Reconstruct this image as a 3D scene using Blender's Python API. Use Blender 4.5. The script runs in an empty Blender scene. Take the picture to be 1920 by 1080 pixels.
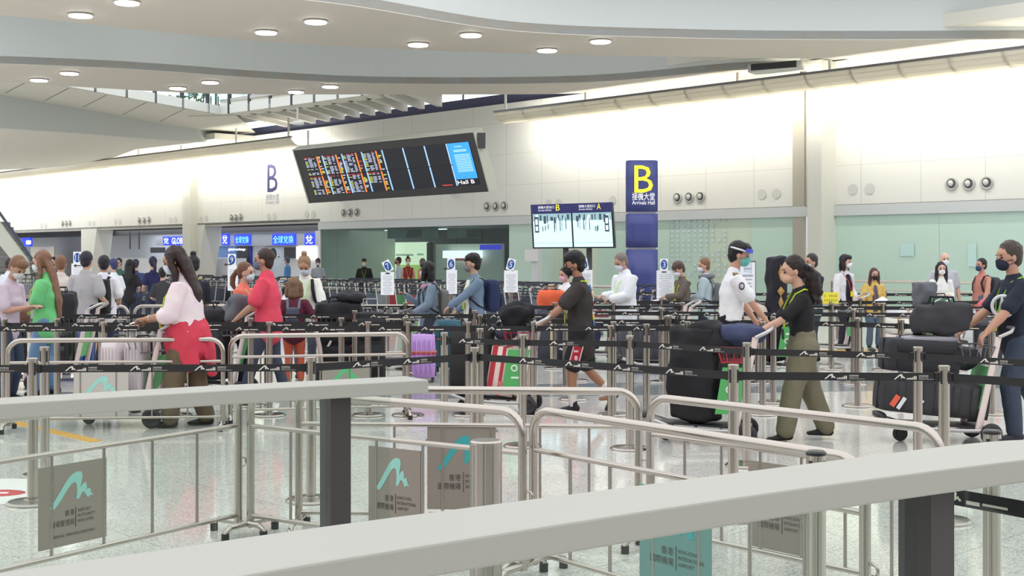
import bpy, math, random
from mathutils import Vector, Matrix, noise
random.seed(7)
F = 2400.0; CX = 960.0; HY = 480.0; CH = 1.7
scene = bpy.context.scene
COL = scene.collection
PI = math.pi
# ---------------------------------------------------------------- pixel helpers (camera at the origin, looking along +Y)
def at(px, py, Y):
    return Vector(((px-CX)/F*Y, Y, CH+(HY-py)/F*Y))
def onz(px, py, h):
    Y = (h-CH)*F/(HY-py); return Vector(((px-CX)/F*Y, Y, h))
def gx(px, Y): return (px-CX)/F*Y
# wall frame: u runs along the wall towards the far left, v is up, w comes out of the wall
DU = Vector((-2240.0, 2400.0, 0)).normalized()
DN = Vector((-DU.y, DU.x, 0))
W0 = Vector((440/2400*43.4, 43.4, 0))
def wuv(px, w=0.0):
    """u on the vertical plane parallel to the wall at offset w, for pixel column px"""
    P = W0 + DN*w
    r = Vector(((px-CX)/F, 1, 0))
    det = r.x*(-DU.y) + DU.x*r.y
    t = (P.x*(-DU.y) + DU.x*P.y)/det
    return (r*t - P).dot(DU), t
def wz(px, py, w=0.0):
    u, Y = wuv(px, w); return u, CH+(HY-py)/F*Y
def WP(u, v, w=0.0):
    return W0 + DU*u + DN*w + Vector((0, 0, v))
WANG = math.atan2(DU.y, DU.x)
# ---------------------------------------------------------------- materials
MATS = {}
def mat(name, col, rough=0.5, metal=0.0, emit=None, estr=0.0, bump=0.0, bscale=40.0, var=0.0, vscale=5.0, spec=0.5, coat=0.0):
    if name in MATS: return MATS[name]
    m = bpy.data.materials.new(name); m.use_nodes = True
    nt = m.node_tree; b = nt.nodes['Principled BSDF']
    c = (*[((x/255)/12.92 if x/255 <= .04045 else ((x/255+.055)/1.055)**2.4) for x in col], 1)
    b.inputs['Base Color'].default_value = c
    b.inputs['Roughness'].default_value = rough; b.inputs['Metallic'].default_value = metal
    b.inputs['Specular IOR Level'].default_value = spec
    if coat: b.inputs['Coat Weight'].default_value = coat
    if emit:
        e = tuple((x/255)**2.2 for x in emit)
        b.inputs['Emission Color'].default_value = (*e, 1); b.inputs['Emission Strength'].default_value = estr
    if bump or var:
        tc = nt.nodes.new('ShaderNodeTexCoord')
    if bump:
        n = nt.nodes.new('ShaderNodeTexNoise'); n.inputs['Scale'].default_value = bscale
        bp = nt.nodes.new('ShaderNodeBump'); bp.inputs['Strength'].default_value = bump; bp.inputs['Distance'].default_value = 0.01
        nt.links.new(tc.outputs['Object'], n.inputs['Vector']); nt.links.new(n.outputs['Fac'], bp.inputs['Height'])
        nt.links.new(bp.outputs['Normal'], b.inputs['Normal'])
    if var:
        n = nt.nodes.new('ShaderNodeTexNoise'); n.inputs['Scale'].default_value = vscale; n.inputs['Detail'].default_value = 4
        mx = nt.nodes.new('ShaderNodeMixRGB'); mx.blend_type = 'MULTIPLY'; mx.inputs['Fac'].default_value = var
        mx.inputs['Color1'].default_value = c
        nt.links.new(tc.outputs['Object'], n.inputs['Vector']); nt.links.new(n.outputs['Color'], mx.inputs['Color2'])
        nt.links.new(mx.outputs['Color'], b.inputs['Base Color'])
    MATS[name] = m; return m
def glass(name, tint=(235, 245, 242), fac=0.08, rough=0.02):
    if name in MATS: return MATS[name]
    m = bpy.data.materials.new(name); m.use_nodes = True; nt = m.node_tree; nt.nodes.clear()
    o = nt.nodes.new('ShaderNodeOutputMaterial'); mx = nt.nodes.new('ShaderNodeMixShader')
    t = nt.nodes.new('ShaderNodeBsdfTransparent'); g = nt.nodes.new('ShaderNodeBsdfGlossy')
    fr = nt.nodes.new('ShaderNodeLayerWeight'); fr.inputs['Blend'].default_value = .5
    pw = nt.nodes.new('ShaderNodeMath'); pw.operation = 'POWER'; pw.inputs[1].default_value = 5
    ml = nt.nodes.new('ShaderNodeMath'); ml.operation = 'MULTIPLY_ADD'; ml.inputs[1].default_value = .7; ml.inputs[2].default_value = fac; ml.use_clamp = True
    nt.links.new(fr.outputs['Facing'], pw.inputs[0]); nt.links.new(pw.outputs[0], ml.inputs[0]); ad = ml
    t.inputs['Color'].default_value = (*[(x/255)**2.2 for x in tint], 1); g.inputs['Roughness'].default_value = rough
    nt.links.new(ad.outputs[0], mx.inputs[0])
    nt.links.new(t.outputs[0], mx.inputs[1]); nt.links.new(g.outputs[0], mx.inputs[2]); nt.links.new(mx.outputs[0], o.inputs[0])
    MATS[name] = m; return m
# ---------------------------------------------------------------- mesh builder
def frame_of(d, up=Vector((0, 0, 1))):
    d = d.normalized()
    if abs(d.dot(up)) > .97: up = Vector((1, 0, 0)) if abs(d.x) < .9 else Vector((0, 1, 0))
    a = up.cross(d).normalized(); b = d.cross(a).normalized()
    return a, b
class MB:
    def __init__(s): s.v = []; s.f = []; s.s = []; s.m = []
    def add(s, vs, fs, smooth=False, mi=0):
        o = len(s.v); s.v += [tuple(p) for p in vs]
        for f in fs: s.f.append(tuple(i+o for i in f)); s.s.append(smooth); s.m.append(mi)
    def box(s, c, size, rz=0.0, M=None, mi=0):
        hx, hy, hz = size[0]/2, size[1]/2, size[2]/2
        vs = [Vector((x*hx, y*hy, z*hz)) for x in (-1, 1) for y in (-1, 1) for z in (-1, 1)]
        R = M if M is not None else Matrix.Rotation(rz, 3, 'Z')
        vs = [R @ p + Vector(c) for p in vs]
        s.add(vs, [(0, 1, 3, 2), (4, 6, 7, 5), (0, 4, 5, 1), (2, 3, 7, 6), (0, 2, 6, 4), (1, 5, 7, 3)], False, mi)
    def hexa(s, P, mi=0):
        """P: 4 bottom points then the 4 above them"""
        s.add(P, [(3, 2, 1, 0), (4, 5, 6, 7), (0, 1, 5, 4), (1, 2, 6, 5), (2, 3, 7, 6), (3, 0, 4, 7)], False, mi)
    def wbox(s, u0, u1, v0, v1, w0, w1, mi=0):
        s.hexa([WP(u0, v0, w0), WP(u1, v0, w0), WP(u1, v0, w1), WP(u0, v0, w1), WP(u0, v1, w0), WP(u1, v1, w0), WP(u1, v1, w1), WP(u0, v1, w1)], mi)
    def rbox(s, c, size, r=.03, M=None, n=5, jit=0.0, seed=0, mi=0):
        h = Vector(size)/2; r = min(r, min(h)*.98); c = Vector(c)
        g = [-1+2*i/n for i in range(n+1)]; o = len(s.v); idx = {}; vs = []
        def vid(p):
            k = tuple(round(x, 4) for x in p)
            if k not in idx:
                d = Vector(p).normalized()
                q = Vector([(h[i]-r)*(1 if p[i] > 0 else -1)*(1 if abs(p[i]) > .999 else (abs(p[i])*1.0)) + r*d[i] for i in range(3)])
                if jit:
                    q += d*jit*noise.noise(q*6+Vector((seed, seed*2.3, 0)))
                if M is not None: q = M @ q
                idx[k] = len(vs); vs.append(q + c)
            return idx[k]
        fs = []
        for ax in range(3):
            for sg in (-1, 1):
                for i in range(n):
                    for j in range(n):
                        def P(a, b):
                            p = [0, 0, 0]; p[ax] = sg; p[(ax+1) % 3] = a; p[(ax+2) % 3] = b; return p
                        q = [vid(P(g[i], g[j])), vid(P(g[i+1], g[j])), vid(P(g[i+1], g[j+1])), vid(P(g[i], g[j+1]))]
                        fs.append(q if sg > 0 else q[::-1])
        s.add(vs, fs, True, mi)
    def tube(s, pts, r, n=10, caps=True, up=Vector((0, 0, 1)), dome=False, mi=0):
        """r: number, list of numbers, or list of (ra, rb)"""
        pts = [Vector(p) for p in pts]; N = len(pts)
        if not isinstance(r, (list, tuple)): r = [r]*N
        r = [(x, x) if not isinstance(x, (list, tuple)) else x for x in r]
        vs = []; pa = None
        for i, p in enumerate(pts):
            d = (pts[min(i+1, N-1)]-pts[max(i-1, 0)])
            if d.length < 1e-9: d = Vector((0, 0, 1))
            if pa is None: a, b = frame_of(d, up)
            else:
                dn = d.normalized(); a = (pa - dn*pa.dot(dn))
                a = a.normalized() if a.length > 1e-6 else frame_of(d, up)[0]
                b = dn.cross(a)
            pa = a
            for k in range(n):
                t = 2*PI*k/n; vs.append(p + a*math.cos(t)*r[i][0] + b*math.sin(t)*r[i][1])
        fs = [(i*n+k, i*n+(k+1) % n, (i+1)*n+(k+1) % n, (i+1)*n+k) for i in range(N-1) for k in range(n)]
        s.add(vs, fs, True, mi)
        if caps:
            s.add(vs[:n], [tuple(range(n))[::-1]], False, mi); s.add(vs[-n:], [tuple(range(n))], False, mi)
    def limb(s, pts, r, n=14, up=Vector((0, 0, 1))):
        """closed tube with rounded ends, for organic unions"""
        pts = [Vector(p) for p in pts]
        r = [(x, x) if not isinstance(x, (list, tuple)) else x for x in r]
        d0 = (pts[0]-pts[1]).normalized(); d1 = (pts[-1]-pts[-2]).normalized()
        m0 = min(r[0]); m1 = min(r[-1]); P = []; R = []
        for q in (.97, .7, .35):
            P.append(pts[0]+d0*m0*q); k = math.sqrt(1-q*q); R.append((r[0][0]*k, r[0][1]*k))
        P += pts; R += list(r)
        for q in (.35, .7, .97):
            P.append(pts[-1]+d1*m1*q); k = math.sqrt(1-q*q); R.append((r[-1][0]*k, r[-1][1]*k))
        s.tube(P, R, n, True, up)
    def ell(s, c, rad, M=None, n=14, mi=0):
        c = Vector(c); vs = []; fs = []; m = n//2
        for i in range(m+1):
            ph = PI*i/m
            for k in range(n):
                t = 2*PI*k/n
                p = Vector((rad[0]*math.sin(ph)*math.cos(t), rad[1]*math.sin(ph)*math.sin(t), rad[2]*math.cos(ph)))
                if M is not None: p = M @ p
                vs.append(p+c)
        for i in range(m):
            for k in range(n):
                fs.append((i*n+k, (i+1)*n+k, (i+1)*n+(k+1) % n, i*n+(k+1) % n))
        s.add(vs, fs, True, mi)
    def cyl(s, p0, p1, r, n=16, mi=0): s.tube([p0, p1], r, n, True, mi=mi)
    def lathe(s, c, prof, n=24, mi=0):
        c = Vector(c); vs = []
        for (r, z) in prof:
            for k in range(n):
                t = 2*PI*k/n; vs.append(c+Vector((r*math.cos(t), r*math.sin(t), z)))
        fs = [(i*n+k, i*n+(k+1) % n, (i+1)*n+(k+1) % n, (i+1)*n+k) for i in range(len(prof)-1) for k in range(n)]
        fs += [tuple(range(n))[::-1], tuple((len(prof)-1)*n+k for k in range(n))]
        s.add(vs, fs, False, mi)
    def torus(s, c, R, r, ax=Vector((0, 0, 1)), n=24, m=10, a0=0, a1=2*PI, mi=0):
        a, b = frame_of(ax); c = Vector(c)
        full = abs(a1-a0-2*PI) < 1e-6; k = n if full else n+1
        pts = [c+(a*math.cos(a0+(a1-a0)*i/n)+b*math.sin(a0+(a1-a0)*i/n))*R for i in range(n+1)]
        s.tube(pts, r, m, not full, mi=mi)
    def quad(s, a, b, c, d, mi=0): s.add([a, b, c, d], [(0, 1, 2, 3)], False, mi)
    def poly(s, pts, mi=0): s.add(pts, [tuple(range(len(pts)))], False, mi)
    def prism(s, pts, ex, mi=0):
        pts = [Vector(p) for p in pts]; ex = Vector(ex); n = len(pts)
        s.add(pts+[p+ex for p in pts], [tuple(range(n))[::-1], tuple(range(n, 2*n))]+[(i, (i+1) % n, n+(i+1) % n, n+i) for i in range(n)], False, mi)
    def strip(s, A, B, mi=0, smooth=True):
        n = len(A); s.add(list(A)+list(B), [(i, i+1, n+i+1, n+i) for i in range(n-1)], smooth, mi)
    def slab(s, A, B, t, mi=0):
        """solid between polylines A and B (same level), extruded by vector t"""
        t = Vector(t); n = len(A); V = [Vector(p) for p in A]+[Vector(p) for p in B]; V += [p+t for p in V]
        f = []
        for i in range(n-1):
            f += [(i, i+1, n+i+1, n+i), (2*n+i, 3*n+i, 3*n+i+1, 2*n+i+1), (i, 2*n+i, 2*n+i+1, i+1), (n+i, n+i+1, 3*n+i+1, 3*n+i)]
        f += [(0, n, 3*n, 2*n), (n-1, 3*n-1, 4*n-1, 2*n-1)]
        s.add(V, f, False, mi)
    def mesh(s, name):
        me = bpy.data.meshes.new(name); me.from_pydata(s.v, [], s.f); me.polygons.foreach_set('use_smooth', s.s)
        me.polygons.foreach_set('material_index', s.m); me.update(); return me
    def build(s, name, mats, parent=None, loc=None, rz=0.0, label=None, cat=None, group=None, kind=None):
        me = s.mesh(name)
        for m in (mats if isinstance(mats, (list, tuple)) else [mats]): me.materials.append(m)
        o = bpy.data.objects.new(name, me); COL.objects.link(o)
        if parent: o.parent = parent
        if loc is not None: o.location = loc
        o.rotation_euler = (0, 0, rz)
        return tag(o, label, cat, group, kind)
def tag(o, label=None, cat=None, group=None, kind=None):
    if label: o['label'] = label
    if cat: o['category'] = cat
    if group: o['group'] = group
    if kind: o['kind'] = kind
    return o
def thing(name, loc, rz=0.0, label=None, cat=None, group=None):
    o = bpy.data.objects.new(name, None); COL.objects.link(o); o.empty_display_size = .1
    o.location = loc; o.rotation_euler = (0, 0, rz)
    return tag(o, label, cat, group)
def copy_tree(o, parent=None, kids={}):
    c = o.copy(); COL.objects.link(c)
    if parent: c.parent = parent
    for ch in kids_of(o): copy_tree(ch, c)
    return c
def kids_of(o): return [x for x in list(o.children)]
def organic(mb, voxel, sm=4, fold=0.0, ffreq=9.0, seed=0.0):
    me = mb.mesh('tmp'); o = bpy.data.objects.new('tmp', me); COL.objects.link(o)
    r = o.modifiers.new('r', 'REMESH'); r.mode = 'VOXEL'; r.voxel_size = voxel; r.use_smooth_shade = True
    s = o.modifiers.new('s', 'SMOOTH'); s.factor = .5; s.iterations = sm
    dg = bpy.context.evaluated_depsgraph_get()
    out = bpy.data.meshes.new_from_object(o.evaluated_get(dg))
    bpy.data.objects.remove(o); bpy.data.meshes.remove(me)
    if fold:
        ns = [v.normal.copy() for v in out.vertices]
        for v, nn in zip(out.vertices, ns):
            p = v.co; k = noise.noise(Vector((p.x*ffreq+seed, p.y*ffreq, p.z*ffreq*.6)))+.5*noise.noise(Vector((p.x*ffreq*2.2, p.y*ffreq*2.2+seed, p.z*ffreq*1.3)))
            v.co = p+nn*(k+.3)*fold
    out.polygons.foreach_set('use_smooth', [True]*len(out.polygons))
    return out
def obj(name, me, m, parent=None, label=None, cat=None, group=None):
    me.materials.clear()
    for x in (m if isinstance(m, (list, tuple)) else [m]): me.materials.append(x)
    me.name = name
    o = bpy.data.objects.new(name, me); COL.objects.link(o)
    if parent: o.parent = parent
    return tag(o, label, cat, group)
# ---------------------------------------------------------------- text
_TC = {}
def text_geo(s, res=2):
    """unit-height text as (verts, faces), left-bottom at 0"""
    if (s, res) in _TC: return _TC[(s, res)]
    cu = bpy.data.curves.new('t', 'FONT'); cu.body = s; cu.resolution_u = res; cu.size = 1
    o = bpy.data.objects.new('t', cu); COL.objects.link(o)
    dg = bpy.context.evaluated_depsgraph_get()
    me = bpy.data.meshes.new_from_object(o.evaluated_get(dg))
    vs = [v.co.copy() for v in me.vertices]; fs = [tuple(p.vertices) for p in me.polygons]
    bpy.data.objects.remove(o); bpy.data.curves.remove(cu); bpy.data.meshes.remove(me)
    if vs:
        x0 = min(v.x for v in vs); y0 = min(v.y for v in vs); x1 = max(v.x for v in vs); y1 = max(v.y for v in vs)
        vs = [Vector((v.x-x0, v.y-y0, 0)) for v in vs]; dim = (x1-x0, y1-y0)
    else: dim = (1, 1)
    _TC[(s, res)] = (vs, fs, dim); return _TC[(s, res)]
def put_text(mb, s, org, ex, ey, w, h, mi=0, res=2):
    """writes s into the box of width w, height h at org with axes ex, ey"""
    vs, fs, dim = text_geo(s, res)
    ex = Vector(ex).normalized(); ey = Vector(ey).normalized(); org = Vector(org)
    mb.add([org+ex*(v.x/dim[0]*w)+ey*(v.y/dim[1]*h) for v in vs], fs, False, mi)
SW = [(0, .03), (.1, .2), (.25, .5), (.4, .8), (.52, .95), (.62, 1), (.72, .97), (.745, .85), (.72, .68), (.70, .52), (.76, .62), (.82, .64), (.845, .52), (.83, .40),
      (.87, .46), (.92, .42), (.945, .3), (1.0, .2), (.93, .23), (.86, .17), (.8, .32), (.75, .38), (.66, .18), (.60, .2), (.62, .4), (.61, .62), (.57, .7), (.5, .66), (.4, .5), (.3, .3), (.2, .12), (.12, .0)]
def put_swoosh(mb, org, ex, ey, w, h, mi=0):
    from mathutils.geometry import tessellate_polygon
    ex = Vector(ex).normalized(); ey = Vector(ey).normalized(); org = Vector(org)
    tr = tessellate_polygon([[Vector((x, y, 0)) for x, y in SW]])
    mb.add([org+ex*x*w+ey*y*h for x, y in SW], [tuple(t) for t in tr], False, mi)
WORLD = 1.75
# ---------------------------------------------------------------- camera, world, view
cam = bpy.data.cameras.new('camera'); camo = bpy.data.objects.new('camera', cam); COL.objects.link(camo)
camo.location = (0, 0, CH); camo.rotation_euler = (PI/2, 0, 0); cam.lens = F/1920*36; cam.sensor_width = 36
cam.shift_y = (HY-540)/1920; cam.clip_end = 500; scene.camera = camo
scene.view_settings.view_transform = 'Standard'; scene.view_settings.look = 'None'
scene.view_settings.exposure = 0.0; scene.view_settings.gamma = 1
w = bpy.data.worlds.new('World'); scene.world = w; w.use_nodes = True
wn = w.node_tree; bg = wn.nodes['Background']; wtc = wn.nodes.new('ShaderNodeTexCoord'); wsp = wn.nodes.new('ShaderNodeSeparateXYZ'); wr = wn.nodes.new('ShaderNodeValToRGB')
wn.links.new(wtc.outputs['Generated'], wsp.inputs[0]); wn.links.new(wsp.outputs['Z'], wr.inputs[0]); wn.links.new(wr.outputs[0], bg.inputs[0])
e = wr.color_ramp.elements; e[0].position = 0.0; e[0].color = (.36, .35, .34, 1); e[1].position = .75; e[1].color = (.96, .98, 1.0, 1)
q = e.new(.10); q.color = (.52, .52, .52, 1); q = e.new(.28); q.color = (.85, .87, .88, 1)
bg.inputs[1].default_value = WORLD
scene.cycles.max_bounces = 6; scene.cycles.diffuse_bounces = 3; scene.cycles.glossy_bounces = 3; scene.cycles.transparent_max_bounces = 12
scene.cycles.use_denoising = True; scene.cycles.sample_clamp_indirect = 4
scene.cycles.caustics_reflective = False; scene.cycles.caustics_refractive = False
# ---------------------------------------------------------------- materials of the setting
m_steel = mat('brushed_steel', (184, 176, 168), .17, 1.0)
m_steel2 = mat('satin_steel', (172, 164, 158), .2, 1.0)
m_white = mat('white_paint', (232, 233, 228), .45)
m_wallw = None
def wall_mat():
    m = bpy.data.materials.new('wall_panels'); m.use_nodes = True; nt = m.node_tree; b = nt.nodes['Principled BSDF']
    tc = nt.nodes.new('ShaderNodeTexCoord'); sp = nt.nodes.new('ShaderNodeSeparateXYZ'); nt.links.new(tc.outputs['UV'], sp.inputs[0])
    def lines(sock, period, off, wd):
        a = nt.nodes.new('ShaderNodeMath'); a.operation = 'ADD'; a.inputs[1].default_value = off; nt.links.new(sock, a.inputs[0])
        p = nt.nodes.new('ShaderNodeMath'); p.operation = 'PINGPONG'; p.inputs[1].default_value = period/2; nt.links.new(a.outputs[0], p.inputs[0])
        l = nt.nodes.new('ShaderNodeMath'); l.operation = 'LESS_THAN'; l.inputs[1].default_value = wd; nt.links.new(p.outputs[0], l.inputs[0])
        return l.outputs[0]
    l1 = lines(sp.outputs[0], 2.05, .3, .011); l2 = lines(sp.outputs[1], 1.28, .55, .007)
    mxx = nt.nodes.new('ShaderNodeMath'); mxx.operation = 'MAXIMUM'; nt.links.new(l1, mxx.inputs[0]); nt.links.new(l2, mxx.inputs[1])
    mx = nt.nodes.new('ShaderNodeMixRGB'); mx.inputs['Color1'].default_value = (.80, .80, .76, 1); mx.inputs['Color2'].default_value = (.60, .60, .57, 1)
    nt.links.new(mxx.outputs[0], mx.inputs['Fac']); nt.links.new(mx.outputs[0], b.inputs['Base Color']); b.inputs['Roughness'].default_value = .35
    return m
m_wallp = wall_mat()
def uvwall(o):
    uv = o.data.uv_layers.new(name='UVMap')
    for l in o.data.loops:
        p = o.data.vertices[l.vertex_index].co; uv.data[l.index].uv = ((p-W0).dot(DU), p.z)
def floor_mat():
    m = bpy.data.materials.new('polished_granite'); m.use_nodes = True; nt = m.node_tree; b = nt.nodes['Principled BSDF']
    tc = nt.nodes.new('ShaderNodeTexCoord'); mp = nt.nodes.new('ShaderNodeMapping'); mp.inputs['Rotation'].default_value = (0, 0, -WANG)
    nt.links.new(tc.outputs['Object'], mp.inputs[0])
    n1 = nt.nodes.new('ShaderNodeTexVoronoi'); n1.inputs['Scale'].default_value = 95; nt.links.new(mp.outputs[0], n1.inputs['Vector'])
    r1 = nt.nodes.new('ShaderNodeValToRGB'); nt.links.new(n1.outputs['Color'], r1.inputs[0])
    r1.color_ramp.elements[0].position = .12; r1.color_ramp.elements[0].color = (.44, .425, .39, 1)
    r1.color_ramp.elements[1].position = .55; r1.color_ramp.elements[1].color = (.74, .725, .68, 1)
    n2 = nt.nodes.new('ShaderNodeTexNoise'); n2.inputs['Scale'].default_value = .35; nt.links.new(mp.outputs[0], n2.inputs['Vector'])
    br = nt.nodes.new('ShaderNodeTexBrick'); br.offset = 0; br.inputs['Scale'].default_value = 1; br.inputs['Mortar Size'].default_value = .004
    br.inputs['Brick Width'].default_value = 1.2; br.inputs['Row Height'].default_value = 1.2
    br.inputs['Color1'].default_value = (1, 1, 1, 1); br.inputs['Color2'].default_value = (.9, .9, .9, 1); br.inputs['Mortar'].default_value = (.62, .62, .62, 1)
    nt.links.new(mp.outputs[0], br.inputs['Vector'])
    mx = nt.nodes.new('ShaderNodeMixRGB'); mx.blend_type = 'MULTIPLY'; mx.inputs[0].default_value = 1
    nt.links.new(r1.outputs[0], mx.inputs[1]); nt.links.new(br.outputs['Color'], mx.inputs[2])
    nt.links.new(mx.outputs[0], b.inputs['Base Color'])
    mr = nt.nodes.new('ShaderNodeMapRange'); mr.inputs['To Min'].default_value = .05; mr.inputs['To Max'].default_value = .12
    nt.links.new(n2.outputs['Fac'], mr.inputs[0]); nt.links.new(mr.outputs[0], b.inputs['Roughness'])
    b.inputs['Specular IOR Level'].default_value = .8
    return m
m_floor = floor_mat()
mb = MB(); mb.hexa([(-90, -8, -.2), (60, -8, -.2), (60, 130, -.2), (-90, 130, -.2), (-90, -8, 0), (60, -8, 0), (60, 130, 0), (-90, 130, 0)])
mb.build('floor', m_floor, kind='structure')
# darker granite band and yellow guide lines let into the floor
def ground_strip(p0, p1, wd, name, m, z=.004):
    a = Vector((*p0, 0)); b = Vector((*p1, 0)); d = (b-a).normalized(); n = Vector((-d.y, d.x, 0))*wd/2
    mb = MB(); mb.hexa([a-n, b-n, b+n, a+n]+[q+Vector((0, 0, z)) for q in (a-n, b-n, b+n, a+n)]); mb.build(name, m, kind='structure')
def gp(px, py):
    Y = CH*F/(py-HY); return (gx(px, Y), Y)
m_dgran = mat('dark_granite_band', (150, 156, 158), .1, spec=.8, var=.3, vscale=60)
m_yel = mat('yellow_tactile', (214, 160, 60), .4)
m_ygrey = mat('yellow_inlay', (196, 170, 120), .25)
ground_strip(gp(-120, 752), gp(2150, 712), 1.5, 'floor_trim_1', m_dgran)
ground_strip(gp(880, 662), gp(2100, 654), .22, 'floor_trim_2', m_yel, .006)
ground_strip(gp(-100, 700), gp(760, 676), .22, 'floor_trim_3', m_ygrey, .005)
ground_strip(gp(25, 792), gp(180, 828), .12, 'floor_trim_4', m_yel, .006)
# ---------------------------------------------------------------- main wall
uL, _ = wuv(-90); uR, _ = wuv(2020)
u600, _ = wuv(600); u955, _ = wuv(955); uEnd = uL
mb = MB(); mb.wbox(uR, uL, 3.31, 7.92, -.6, 0); o = mb.build('wall_upper', m_wallp, kind='structure'); uvwall(o)
mb = MB(); mb.wbox(uR, u600, 2.98, 3.31, -.4, .12); mb.build('trim_1', mat('band_grey_white', (205, 210, 212), .3), kind='structure')
mb = MB(); mb.wbox(uR, uL, 3.29, 3.33, -.1, .03); mb.build('trim_2', mat('shadow_gap', (120, 116, 112), .5), kind='structure')
mb = MB(); mb.wbox(uR, uL, 7.93, 8.4, -.6, -.45); mb.build('trim_3', mat('dark_slot', (52, 54, 80), .6), kind='structure')
# pale green back-painted glass wall, in panes with seams
m_green = mat('pale_green_glass', (196, 224, 212), .12, spec=.7, coat=.5)
m_green2 = mat('pale_green_glass_warm', (206, 222, 204), .12, spec=.7, coat=.5)
m_seam = mat('glass_seam', (128, 160, 150), .4)
edges = [955, 1040, 1120, 1196, 1257, 1330, 1407, 1506]
def pane(pxa, pxb, i, m):
    ua, _ = wuv(pxa); ub, _ = wuv(pxb)
    mb = MB(); mb.wbox(ua, ub+.012, 0, 2.98, -.06, 0); mb.wbox(ub, ub+.012, 0, 2.98, -.07, -.05, mi=1)
    mb.build('window_%d' % i, [m, m_seam], kind='structure')
k = 1
for a, b in zip(edges[:-1], edges[1:]):
    pane(b, a, k, m_green2 if k in (2, 6) else m_green); k += 1
for a, b in zip([1545, 1661, 1762, 1872, 1990], [1661, 1762, 1872, 1990, 2040]):
    pane(b, a, k, m_green); k += 1
mb = MB(); mb.wbox(wuv(2040)[0], wuv(1545)[0], 0, .12, -.02, .03); mb.wbox(wuv(1506)[0], wuv(955)[0], 0, .12, -.02, .03); mb.build('baseboard_right', mat('base_steel', (120, 120, 118), .4, .6), kind='structure')
# round air nozzles in the wall
noz = thing
m_noz = mat('nozzle_grey', (186, 186, 184), .4); m_nozd = mat('nozzle_dark', (96, 96, 102), .5); m_cap = mat('nozzle_cap', (210, 210, 206), .4)
def nozzle(px, py, kind):
    u, v = wz(px, py); r = .17
    t = thing('air_nozzle', WP(u, v, 0.005), WANG, 'round wall air nozzle with a recessed dark centre' if kind else 'plain round cover disc flush on the white wall', 'air vent' if kind else 'vent cover',
              'open round air nozzles in threes along the white wall' if kind else 'plain round cover discs in pairs along the white wall')
    mb = MB()
    if kind:
        mb.torus((0, .02, 0), r, .035, Vector((0, 1, 0)), 20, 8); mb.build('ring', m_noz, t)
        mb = MB(); mb.cyl((0, .0, 0), (0, .02, 0), r-.02, 18); mb.build('throat', m_nozd, t)
        mb = MB(); mb.ell((.02, .05, .02), (r*.5, .045, r*.55)); mb.build('jet_ball', m_cap, t)
    else:
        mb.cyl((0, .0, 0), (0, .02, 0), r, 20); mb.build('disc', m_cap, t)
for x, y in [(1785, 345), (1817, 345), (1851, 343), (1271, 371), (1293, 370), (1314, 369), (914, 387), (930, 387), (946, 386), (645, 399), (657, 399), (670, 398), (435, 408), (443, 408), (452, 407), (262, 413), (271, 413), (280, 412), (118, 419), (125, 419), (132, 418)]: nozzle(x, y, 1)
for x, y in [(1599, 355), (1631, 354), (1429, 364), (1456, 363), (1149, 376), (1029, 382), (1048, 381), (575, 402), (588, 402), (504, 406), (515, 405), (378, 411), (387, 410), (320, 413), (329, 412), (217, 416), (225, 416), (168, 419), (176, 419), (78, 423), (86, 423)]: nozzle(x, y, 0)
# ---------------------------------------------------------------- pilasters
def col_box(pxa, pxb, w0, w1, v1, name, m):
    ua, _ = wuv(pxa, w1); ub, _ = wuv(pxb, w0)
    mb = MB(); mb.wbox(ub, ua, 0, v1, w0-.02, w1); return mb.build(name, m, kind='structure')
m_col = mat('column_white', (222, 222, 214), .5)
m_colshade = mat('column_return_shade', (176, 172, 160), .5)  # darker tone paints the shade on the return strip
col_box(1514, 1567, 0, .8, 7.9, 'pillar_right', m_col)
mb = MB(); a, _ = wuv(1508, .1); b, _ = wuv(1486, .1); mb.wbox(a, b, 0, 7.9, 0, .1); mb.build('pillar_return', m_colshade, kind='structure')
col_box(342, 370, 0, .45, 7.5, 'pillar_left', m_col)
# raking buttresses of the left pillars
for k, (pa, pb) in enumerate([(352, 386), (155, 184)]):
    ua, _ = wuv(pa, 0); ub, _ = wuv(pb, 0)
    mb = MB(); mb.hexa([WP(ub+.9, 0, -1), WP(ua, 0, -1), WP(ua, 0, .1), WP(ub+.9, 0, .1), WP(ub, 3.4, -1), WP(ua, 3.4, -1), WP(ua, 3.4, .1), WP(ub, 3.4, .1)])
    mb.build('pillar_foot_%d' % (k+1), m_col, kind='structure')
# ---------------------------------------------------------------- recess with counters at the left
m_rec = mat('recess_wall', (214, 220, 230), .5); m_dark = mat('dark_bulkhead', (62, 62, 66), .5)
RW = -4.5
mb = MB(); mb.wbox(wuv(612, RW)[0], wuv(-260, RW)[0], 0, 3.9, RW-.2, RW); mb.build('wall_back_left', m_rec, kind='structure')
mb = MB(); mb.wbox(u600, uL+25, 3.36, 3.5, RW, 0); mb.build('ceiling_left', m_dark, kind='structure')
mb = MB(); mb.wbox(u600, uL, 3.0, 3.36, -2.2, -2.1); mb.build('trim_4', m_dark, kind='structure')
mb = MB(); mb.wbox(u600-.1, u600+.05, 0, 3.31, RW, 0.05); mb.build('wall_return', m_white, kind='structure')
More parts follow.
